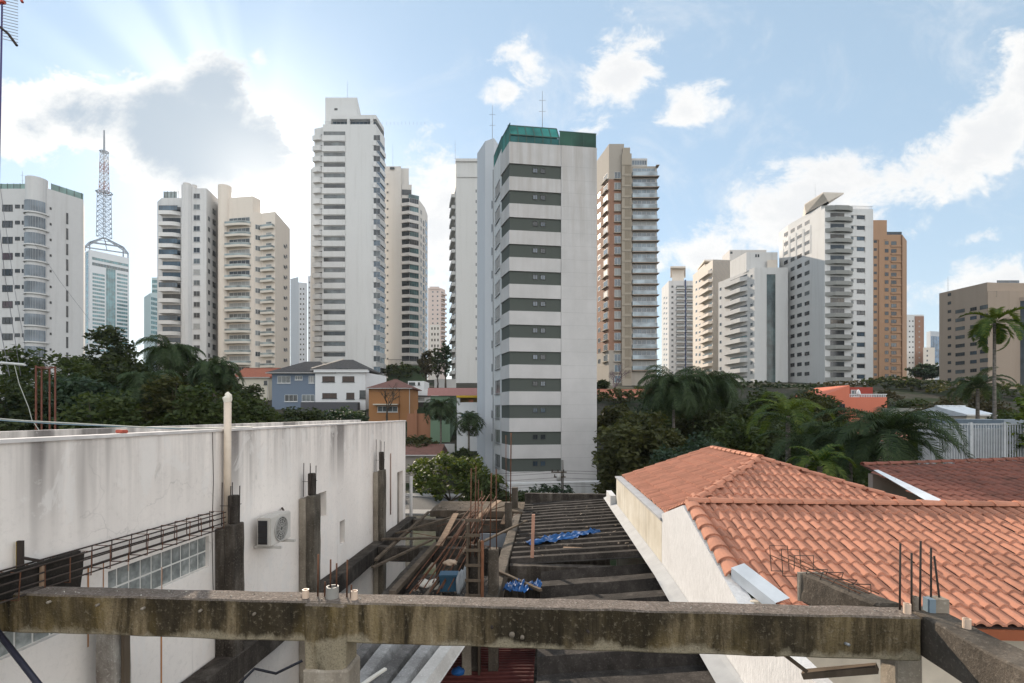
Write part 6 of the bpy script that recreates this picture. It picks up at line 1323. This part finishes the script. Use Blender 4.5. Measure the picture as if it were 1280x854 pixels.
# ------------------------------------------------ houses on the hillside
def hmat(n, c): return facade(n, c, .15)
TRF = tile_mat('far_tile', (.30, .11, .07), .5); SLATE = flat('slate_roof', (.075, .07, .068), .8, .2, 0, .3)
class House(Tower):
    def __init__(s, label, px, Y, zb=None, cat='house', name='house', group='houses on the hillside'): Tower.__init__(s, label, px, Y, zb, name, cat, group)
    def hip(s, x0, x1, y0, y1, ze, zr, mat, oh=.5, axis='x', inset=None, hip=True):
        x0 -= oh; x1 += oh; y0 -= oh; y1 += oh; w = (x1 - x0) / 2; d = (y1 - y0) / 2; b = MB()
        if axis == 'x': i = (min(w * .9, d) if inset is None else inset) if hip else 0; r0, r1 = (x0 + i, (y0 + y1) / 2, zr), (x1 - i, (y0 + y1) / 2, zr)
        else: i = (min(d * .9, w) if inset is None else inset) if hip else 0; r0, r1 = ((x0 + x1) / 2, y0 + i, zr), ((x0 + x1) / 2, y1 - i, zr)
        e = [(x0, y0, ze), (x1, y0, ze), (x1, y1, ze), (x0, y1, ze)]; vs = e + [r0, r1] + [(p[0], p[1], ze - .15) for p in e]
        fs = [(0, 1, 5, 4), (1, 2, 5), (2, 3, 4, 5), (3, 0, 4)] if axis == 'x' else [(0, 1, 4), (1, 2, 5, 4), (2, 3, 5), (3, 0, 4, 5)]
        b.add(vs, fs + [(6, 7, 1, 0), (7, 8, 2, 1), (8, 9, 3, 2), (9, 6, 0, 3), (9, 8, 7, 6)]); rf = b.build('roof', mat, s.r, fixn=True); gt = MB(); gt.bar((x0, y0 - .05, ze - .1), (x1, y0 - .05, ze - .1), .14, .12); gt.tube([(x1 - .6, y0 + oh - .08, ze - .15), (x1 - .6, y0 + oh - .08, max(s.zb, ze - 6))], .06, 6); gt.build('gutter', GRY, s.r)
        if mat is not SLATE: ridge_caps(lambda x, y, z: Vector((x, y, z)), r0, r1, mat, rf, .14, .5)
        return rf
def hx(px, Y): return (px - 640) / F * Y
# blue house and white house share a slate roofline
Y = 95; t = House('slate blue two storey house with white window frames', 366, Y); x0, x1 = hx(340, Y), hx(395.5, Y); ze = H(Y, 466)
BLUE = hmat('wall_blue', (.17, .21, .27)); t.prism([(x0, Y), (x1 - .03, Y), (x1 - .03, Y + 10), (x0, Y + 10)], ze, BLUE); f = Face((x0, Y), (x1, Y))
FWH = flat('white_trim', (.62, .62, .61), .6)
def hw(t, f, a, c, y0, y1, gls=(GM,), fr=None, m_=2, sill=True): t.wins(f, a, c, y0, y1, 1, 1, fr or FWH, gls, m_, sill)
hw(t, f, 347, 363, 470, 479); hw(t, f, 369, 378, 470, 475); hw(t, f, 386, 393, 470, 479, (GC,)); hw(t, f, 356, 372, 493.5, 502, (GD,)); hw(t, f, 377.5, 393, 493.5, 502)
t.hip(x0, x1 + 3, Y, Y + 10, ze, H(Y + 5, 452), SLATE, .8, inset=5)
t = House('white two storey house with a dark hip roof and brown shutters', 428, Y); x0, x1 = hx(395.5, Y), hx(458, Y); WHH = hmat('wall_house_white', (.70, .70, .70))
t.prism([(x0, Y - .6), (x1, Y - .6), (x1 + 1.5, Y + 9), (x0, Y + 9)], H(Y, 466), WHH); f = Face((x0, Y - .6), (x1, Y - .6)); SH = flat('brown_shutter', (.09, .065, .055), .6)
for a in ((403, 418.5, 470.5, 477.5), (428, 443, 470.5, 477.5), (403, 421, 491.5, 498), (433, 443, 491, 499)): hw(t, f, *a, (SH,), FRD, 3)
hw(t, f, 449.5, 457, 488, 498.5, (GD,), FRD, 0)
b = MB(); b.box(x0 - .1, x1 + .6, Y - 1.1, Y - .2, H(Y, 466) + .003, H(Y, 462.5)); b.build('eave_band', WHH, t.r)
t.hip(x0 - .1, x1, Y - .4, Y + 9, H(Y, 462.4), H(Y + 4, 449.5), SLATE, .6, inset=4.4); b = MB(); r0 = Vector((x0 + 3.6, Y + 4.2, H(Y + 4, 449))); b.bar(Vector((x0 - .6, Y - .9, H(Y, 461))), r0, .35, .15); b.build('hip_flashing', hmat('hip_pale', (.5, .44, .38)), t.r)
b = MB(); 
for k_ in range(2): b.tube([(x0 + 4.0 + k_ * 1.3, Y - .7, H(Y, 462.3)), (x0 + 4.9 + k_ * 1.3, Y - .7, H(Y, 462.3))], .32, 8)
b.build('rooftop_tank', FRD, t.r)
b = MB(); b.box(hx(380, 93.5), hx(450, 93.5), 92, 93.5, gz(92) - 2, H(93.5, 503)); tag(b.build('garden_wall', hmat('wall_garden', (.10, .10, .11))), 'dark garden wall below the blue and white houses', 'wall')
# low cream house with tile roof at the left
Y = 105; t = House('low cream house with a weathered brown tile roof left of the blue house', 312, Y); x0, x1 = hx(293, Y), hx(336, Y); CR2 = hmat('wall_cream2', (.58, .53, .44)); t.prism([(x0, Y), (x1, Y), (x1, Y + 9), (x0, Y + 9)], H(Y, 472), CR2)
t.hip(x0, x1, Y, Y + 9, H(Y, 471.5), H(Y + 4.5, 460.5), TRF, .4, hip=False); f = Face((x0, Y), (x1, Y)); hw(t, f, 330, 334, 476, 481, (GD,), FRD); b = MB(); b.tube([(hx(292, Y), Y - 1, H(Y, 476)), (hx(292, Y), Y - 1, H(Y, 463))], .2, 8); b.build('vent_pipe', WHH, t.r)
# orange house
Y = 88; t = House('orange house with a brown hip roof behind the leafless tree', 484, Y); x0, x1 = hx(461, Y), hx(512, Y); ORG = hmat('wall_orange', (.36, .175, .075)); t.prism([(x0, Y), (x1, Y), (x1, Y + 8), (x0, Y + 8)], H(Y, 485.5), ORG); t.hip(x0 + .3, x1, Y, Y + 8, H(Y, 485), H(Y + 4, 474.5), tile_mat('brown_tile', (.17, .085, .07), .5), .6, inset=3.6); f = Face((x0, Y), (x1, Y))
hw(t, f, 472, 497, 508, 515, (GD, GM), FWH, 3); b = MB(); b.box(f.at(498.6), f.at(499.8), -.1, -.004, gz(Y), H(Y, 486), 0, f.pt); b.build('drain_pipe', hmat('brown2', (.2, .1, .05)), t.r); t.box(f, f.at(468), f.at(498), -1.0, -.003, H(Y, 506.5), H(Y, 505), CR2, 'awning_slab'); f2 = f
b = MB(); b.box(hx(509, 80), hx(541, 80), 80, 80.3, 0, H(80, 517)); b.box(hx(518, 79.6), hx(521, 79.6), 79.6, 79.9, 0, H(80, 513)); tag(b.build('garden_wall', hmat('wall_brickish', (.36, .17, .10))), 'orange brick garden wall right of the orange house', 'wall')
# cluster right of the orange house
Y = 98; t = House('white walled house with a white garage panel above the brick wall', 524, Y); x0, x1 = hx(512, Y), hx(541, Y); t.prism([(x0, Y), (x1, Y), (x1, Y + 8), (x0, Y + 8)], H(Y, 487), WHH); f = Face((x0, Y), (x1, Y)); hw(t, f, 518, 531, 497, 502, (GC,), FWH, 0); t.box(f, f.at(513), f.at(539), -.3, -.003, H(Y, 496), H(Y, 494.5), FRD, 'dark_band'); t.box(f, f.at(513), f.at(539), -.2, -.003, H(Y, 512), H(Y, 503), hmat('dark_gate', (.05, .045, .045)), 'gate')
Y = 112; t = House('small white house with two dark windows below the hedge', 522, Y); x0, x1 = hx(510, Y), hx(530, Y); t.prism([(x0, Y), (x1, Y), (x1, Y + 7), (x0, Y + 7)], H(Y, 476.5), WHH); f = Face((x0, Y), (x1, Y)); hw(t, f, 511, 519, 478, 481.5, (GD,), FRD); hw(t, f, 522.5, 525, 478, 481.5, (GD,), FRD)
Y = 78; t = House('pale green house with a blue window under a long brick red roof', 550, Y); x0, x1 = hx(538, Y), hx(562.5, Y); GRH = hmat('wall_green', (.17, .25, .17)); t.prism([(x0, Y), (x1, Y), (x1, Y + 8), (x0, Y + 8)], H(Y, 495), GRH); f = Face((x0, Y), (x1, Y)); hw(t, f, 552, 559.5, 502, 507, (GB,)); hw(t, f, 541, 548, 503, 510, (GD,), FRD)
b = MB(); b.add([(hx(538, Y) - .4, Y - .4, H(Y, 495) + .02), (hx(600, Y), Y - .4, H(Y, 495) + .02), (hx(600, Y + 8), Y + 8, H(Y + 8, 485)), (hx(538, Y + 8) - .4, Y + 8, H(Y + 8, 485))], [(0, 1, 2, 3)]); b.build('roof', tile_mat('pink_tile', (.33, .15, .125), .3), t.r)
Y = 74; t = House('pale terrace house with a yellow awning beside the banded block', 585, Y); x0, x1 = hx(571, Y), hx(600, Y); t.prism([(x0, Y), (x1, Y), (x1, Y + 7), (x0, Y + 7)], H(Y, 503), WHH); t.box(Face((x0, Y), (x1, Y)), 0, .4, 0, 3, H(Y, 503), H(Y, 497), WHH, 'pier'); f = Face((x0, Y), (x1, Y))
t.prism([(x0, Y + 2), (x1, Y + 2), (x1, Y + 7), (x0, Y + 7)], H(Y, 497), hmat('shade_wall', (.25, .18, .09)), 'terrace_room', H(Y, 503)); b = MB(); b.box(0, f.L, -.5, 2.2, H(Y, 497.2), H(Y, 494.6), 0, f.pt); b.build('yellow_awning', flat('awning_yellow', (.52, .33, .03), .7), t.r)
for k_ in range(3): t.box(f, .6 + k_ * 1.1, 1.2 + k_ * 1.1, .3, .9, H(Y, 503), H(Y, 499.5), flat('chair_red', (.30, .10, .05), .6), 'terrace_chair') if k_ == 1 else None
hw(t, f, 576, 599, 516, 522.5, (GG, GM), FWH, 5); t.box(f, f.L * .05, f.L, -.6, -.003, H(Y, 527), H(Y, 523.5), WHH, 'balcony_slab')
b = MB(); b.box(hx(539, 66), hx(568, 66), 66, 66.3, 0, H(66, 555)); tag(b.build('garden_wall', WHT), 'low white garden wall under the dark palms', 'wall')
Y = 60; t = House('brown roofed shed behind the sunlit yellow green tree', 522, Y, zb=0, name='shed', cat='shed'); x0, x1 = hx(505, Y), hx(548, Y); t.prism([(x0, Y), (x1, Y), (x1, Y + 6), (x0, Y + 6)], H(Y, 568), hmat('shed_wall', (.3, .27, .24))); t.hip(x0, x1, Y, Y + 6, H(Y, 568), H(Y + 3, 556), tile_mat('shed_tile', (.20, .10, .08), .5), .3, hip=False)
# right of the banded block
Y = 108; t = House('grey weathered house with orange tiles right of the banded block', 790, Y); x0, x1 = hx(752, Y), hx(832, Y); t.prism([(x0, Y), (x1, Y), (x1, Y + 9), (x0, Y + 9)], H(Y, 499), hmat('wall_weathered', (.30, .27, .22))); t.hip(x0, x1, Y, Y + 9, H(Y, 498.5), H(Y + 4.5, 487), tile_mat('orange_tile2', (.36, .14, .09), .4), .4, hip=False); f = Face((x0, Y), (x1, Y))
for a in (759, 772, 783): hw(t, f, a, a + 4, 504, 511, (GD,), FRD, 1)
hw(t, f, 795, 806, 501, 506, (GC,), FWH, 1)
# salmon house
Y = 72; t = House('salmon pink house with a white balcony and a sloping gable wall', 1070, Y, zb=4); SAL = hmat('wall_salmon', (.60, .185, .115)); x0, x1, x2 = hx(1030, Y), hx(1062, Y), hx(1112, Y)
b = MB(); zz = [H(Y, 494), H(Y, 481.5)]; b.add([(x0, Y, 4), (x1, Y, 4), (x1, Y, zz[1]), (x0, Y, zz[0]), (x0, Y + 8, 4), (x1, Y + 8, 4), (x1, Y + 8, zz[1]), (x0, Y + 8, zz[0])], [(0, 1, 2, 3), (7, 6, 5, 4), (0, 3, 7, 4), (1, 5, 6, 2), (3, 2, 6, 7)]); b.build('gable_wall', SAL, t.r, fixn=True)
t.prism([(x1 + .02, Y + .5), (x2, Y + .5), (x2, Y + 8), (x1 + .02, Y + 8)], H(Y, 496.5), SAL); t.prism([(x1 + .02, Y + 2.5), (x2 - .6, Y + 2.5), (x2 - .6, Y + 8), (x1 + .02, Y + 8)], H(Y, 483), hmat('wall_darkred', (.30, .06, .045)), 'upper_room', H(Y, 496.4)); f = Face((x1, Y + .5), (x2, Y + .5)); f0 = Face((x0, Y), (x1, Y))
b = MB()
for k_ in range(22): b.box(.3 + k_ * .24, .38 + k_ * .24, .0, .1, H(Y, 496.4), H(Y, 493.4), 0, f.pt)
b.box(.2, 5.6, -.03, .13, H(Y, 493.4) + .003, H(Y, 492.4), 0, f.pt); b.tube([f.pt(1.6, .05, H(Y, 493)), f.pt(1.6, .05, H(Y, 489)), f.pt(1.6, .05, H(Y, 486.5))], [.3, .22, .05], 9); b.build('balustrade', WHH, t.r)
f3 = Face((x1, Y + 2.45), (x2, Y + 2.45)); hw(t, f3, 1063.5, 1073, 487.5, 496, (GB,), FWH, 1); hw(t, f0, 1057 - 8, 1062 - 6, 505, 511, (GD,), FRD, 1); hw(t, f0, 1033, 1037, 494, 498, (GD,), FRD, 1)
Y = 40; t = House('pale pink garden house glimpsed through the arching palm', 1122, Y, zb=0); x0, x1 = hx(1098, Y), hx(1165, Y); t.prism([(x0, Y), (x1, Y), (x1, Y + 6), (x0, Y + 6)], H(Y, 551), hmat('wall_pinkish', (.50, .34, .27))); t.hip(x0, x1, Y, Y + 6, H(Y, 551), H(Y + 3, 541), tile_mat('salmon_tile', (.50, .22, .15), .2), .3, hip=False)
Y = 60; t = House('cream low house behind the brownish tree', 1165, Y, zb=4); x0, x1 = hx(1150, Y), hx(1180, Y); t.prism([(x0, Y), (x1, Y), (x1, Y + 6), (x0, Y + 6)], H(Y, 510), CR2)
Y = 45; t = House('white roofed shed right of the brownish trees', 1222, Y, zb=4, name='shed', cat='shed'); x0, x1 = hx(1208, Y), hx(1240, Y); t.prism([(x0, Y), (x1, Y), (x1, Y + 6), (x0, Y + 6)], H(Y, 518), CR2); t.hip(x0, x1, Y, Y + 6, H(Y, 518), H(Y + 3, 508), flat('white_sheet_roof', (.60, .62, .64), .5), .2, hip=False)
# retaining hedge wall with railing under the green balcony tower
Y = 168; b = MB(); b.box(hx(485, Y), hx(533, Y), Y, Y + .5, gz(Y) - 6, H(Y, 457)); tag(b.build('retaining_wall', hmat('ivy_wall', (.05, .075, .04))), 'ivy green retaining wall under the cream white tower', 'wall')
b = MB()
for k_ in range(30): x = hx(486, Y) + k_ * .42; b.box(x - .03, x + .03, Y + .1, Y + .16, H(Y, 457) + .003, H(Y, 450))
b.box(hx(485, Y), hx(533, Y), Y + .1, Y + .16, H(Y, 450) + .003, H(Y, 449.4)); tag(b.build('railing', FRD), 'dark railing along the top of the ivy green wall', 'railing')
Y = 130; b = MB(); b.box(hx(543, Y), hx(570, Y), Y, Y + .4, gz(Y) - 3, H(Y, 474)); tag(b.build('concrete_wall', GRY), 'grey wall behind the slim dark trees', 'wall')
# utility pole and wires in front of the banded block
Y = 47; up = empty('utility_pole', (hx(703, Y), Y, 0), 'concrete utility pole with crossarms in front of the banded block', 'utility pole'); zt = H(Y, 575); x = hx(703, Y); b = MB(); b.tube([(x, Y, 0), (x, Y, zt)], [.16, .11], 8); b.build('pole', hmat('pole_grey', (.20, .19, .175)), up, smooth=True)
for yy, w in ((590, 1.05), (596, .8)):
    b = MB(); z = H(Y, yy); b.bar((x - w, Y - .15, z), (x + w * .35, Y - .15, z), .09, .1); b.build('crossarm', WOOD, up)
    for k_ in range(3): b = MB(); b.tube([(x - w * .9 + k_ * w * .5, Y - .15, z + .05), (x - w * .9 + k_ * w * .5, Y - .15, z + .24)], .05, 7); b.build('insulator', DRKS, up)
b = MB(); b.tube([(x - .35, Y - .2, H(Y, 601)), (x - .35, Y - .2, H(Y, 592))], .2, 10); b.build('transformer', GRY, up, smooth=True)
for i, (ya, yb) in enumerate(((588, 590), (591, 594), (597, 601), (604, 603), (607, 608))):
    a, c_ = Vector((x - 22, Y - 1.5, H(Y, ya) + .3)), Vector((x + 30, Y + 1.5, H(Y, yb) + .5)); m_ = Vector((x - .6, Y - .15, H(Y, ya))); pts = [a.lerp(m_, k_ / 6) - Vector((0, 0, .5 * math.sin(math.pi * k_ / 6))) for k_ in range(7)] + [m_.lerp(c_, k_ / 6) - Vector((0, 0, .5 * math.sin(math.pi * k_ / 6))) for k_ in range(1, 7)]
    b = MB(); b.tube(pts, .018, 4); tag(b.build('power_cable', DRKS), 'power cable strung along the street on the utility pole', 'cable', 'power cables on the utility pole')
# rooftop antenna pole at the upper left, rusty frame, long wires
an = empty('antenna_pole', P(1, 300, 3.2), 'blue pole carrying a bent comb antenna at the upper left corner', 'antenna'); NAV = flat('pole_blue', (.05, .04, .16), .5, .4); b = MB(); b.tube([P(-1.5, 230, 3.2), P(2.5, 10, 3.2), P(1, -30, 3.2)], .005, 7); b.build('pole', NAV, an); REDP = flat('antenna_red', (.45, .06, .03), .5)
b = MB(); b.tube([P(-6, 3, 3.2), P(6, 3, 3.2)], .012, 7); b.tube([P(24, -6, 3.2), P(28, 3, 3.2)], .008, 6); b.build('clamp', REDP, an)
b = MB(); b.tube([P(0, 34, 3.2), P(10, 42, 3.2), P(21, 57, 3.2)], .008, 6); b.build('boom', DRKS, an)
for k_ in range(17): b = MB(); y_ = -6 + k_ * 3.7; b.tube([P(2, y_ - 5, 3.2), P(22.5, y_, 3.2)], .0022, 4); b.build('rod', METAL, an)
fr_ = empty('rusty_frame', P(57, 540, 16), 'rusty square steel frame standing behind the parapet', 'frame'); RS = flat('rust_frame', (.16, .065, .045), .8, .2, 0, .3)
for (px, t_, Yk) in ((45, 457, 16), (52, 460, 17), (69, 458, 16), (62, 460, 17)): b = MB(); b.bar(P(px, 545, Yk), P(px, t_, Yk), .035, .035); b.build('post', RS, fr_)
for (a, c_) in ((P(45, 459, 16), P(69, 459, 16)), (P(45, 459, 16), P(52, 461, 17)), (P(52, 461, 17), P(62, 461, 17)), (P(69, 459, 16), P(62, 461, 17))): b = MB(); b.bar(a, c_, .03, .03); b.build('cross_bar', RS, fr_)
b = MB(); b.tube([P(-20, 452, 12), P(31, 456, 12)], .03, 8); tag(b.build('fluorescent_tube_housing', flat('pale_tube', (.5, .5, .48), .5)), 'pale tube like pipe end poking in at the left edge', 'pipe')
b = MB(); b.tube([P(18, 456, 12), P(24, 480, 12), P(36, 510, 12), P(40, 525, 12), P(56, 548, 12)], .008, 5); tag(b.build('cable', CAB), 'grey cable hanging from the pale pipe end', 'cable')
for i, (a, c_) in enumerate(((P(-10, 200, 30), P(26, 470, 34)), (P(0, 232, 40), P(40, 480, 40)), (P(40, 300, 60), P(112, 400, 62)), (P(-8, 330, 30), P(12, 470, 30)))): b = MB(); b.tube([a, (a + c_) / 2 + Vector((-.15, 0, -.1)), c_], .015, 4); tag(b.build('overhead_wire', flat('wire_grey', (.16, .16, .18), .6)), 'thin overhead wire crossing the left edge tower', 'wire', 'overhead wires at the left')
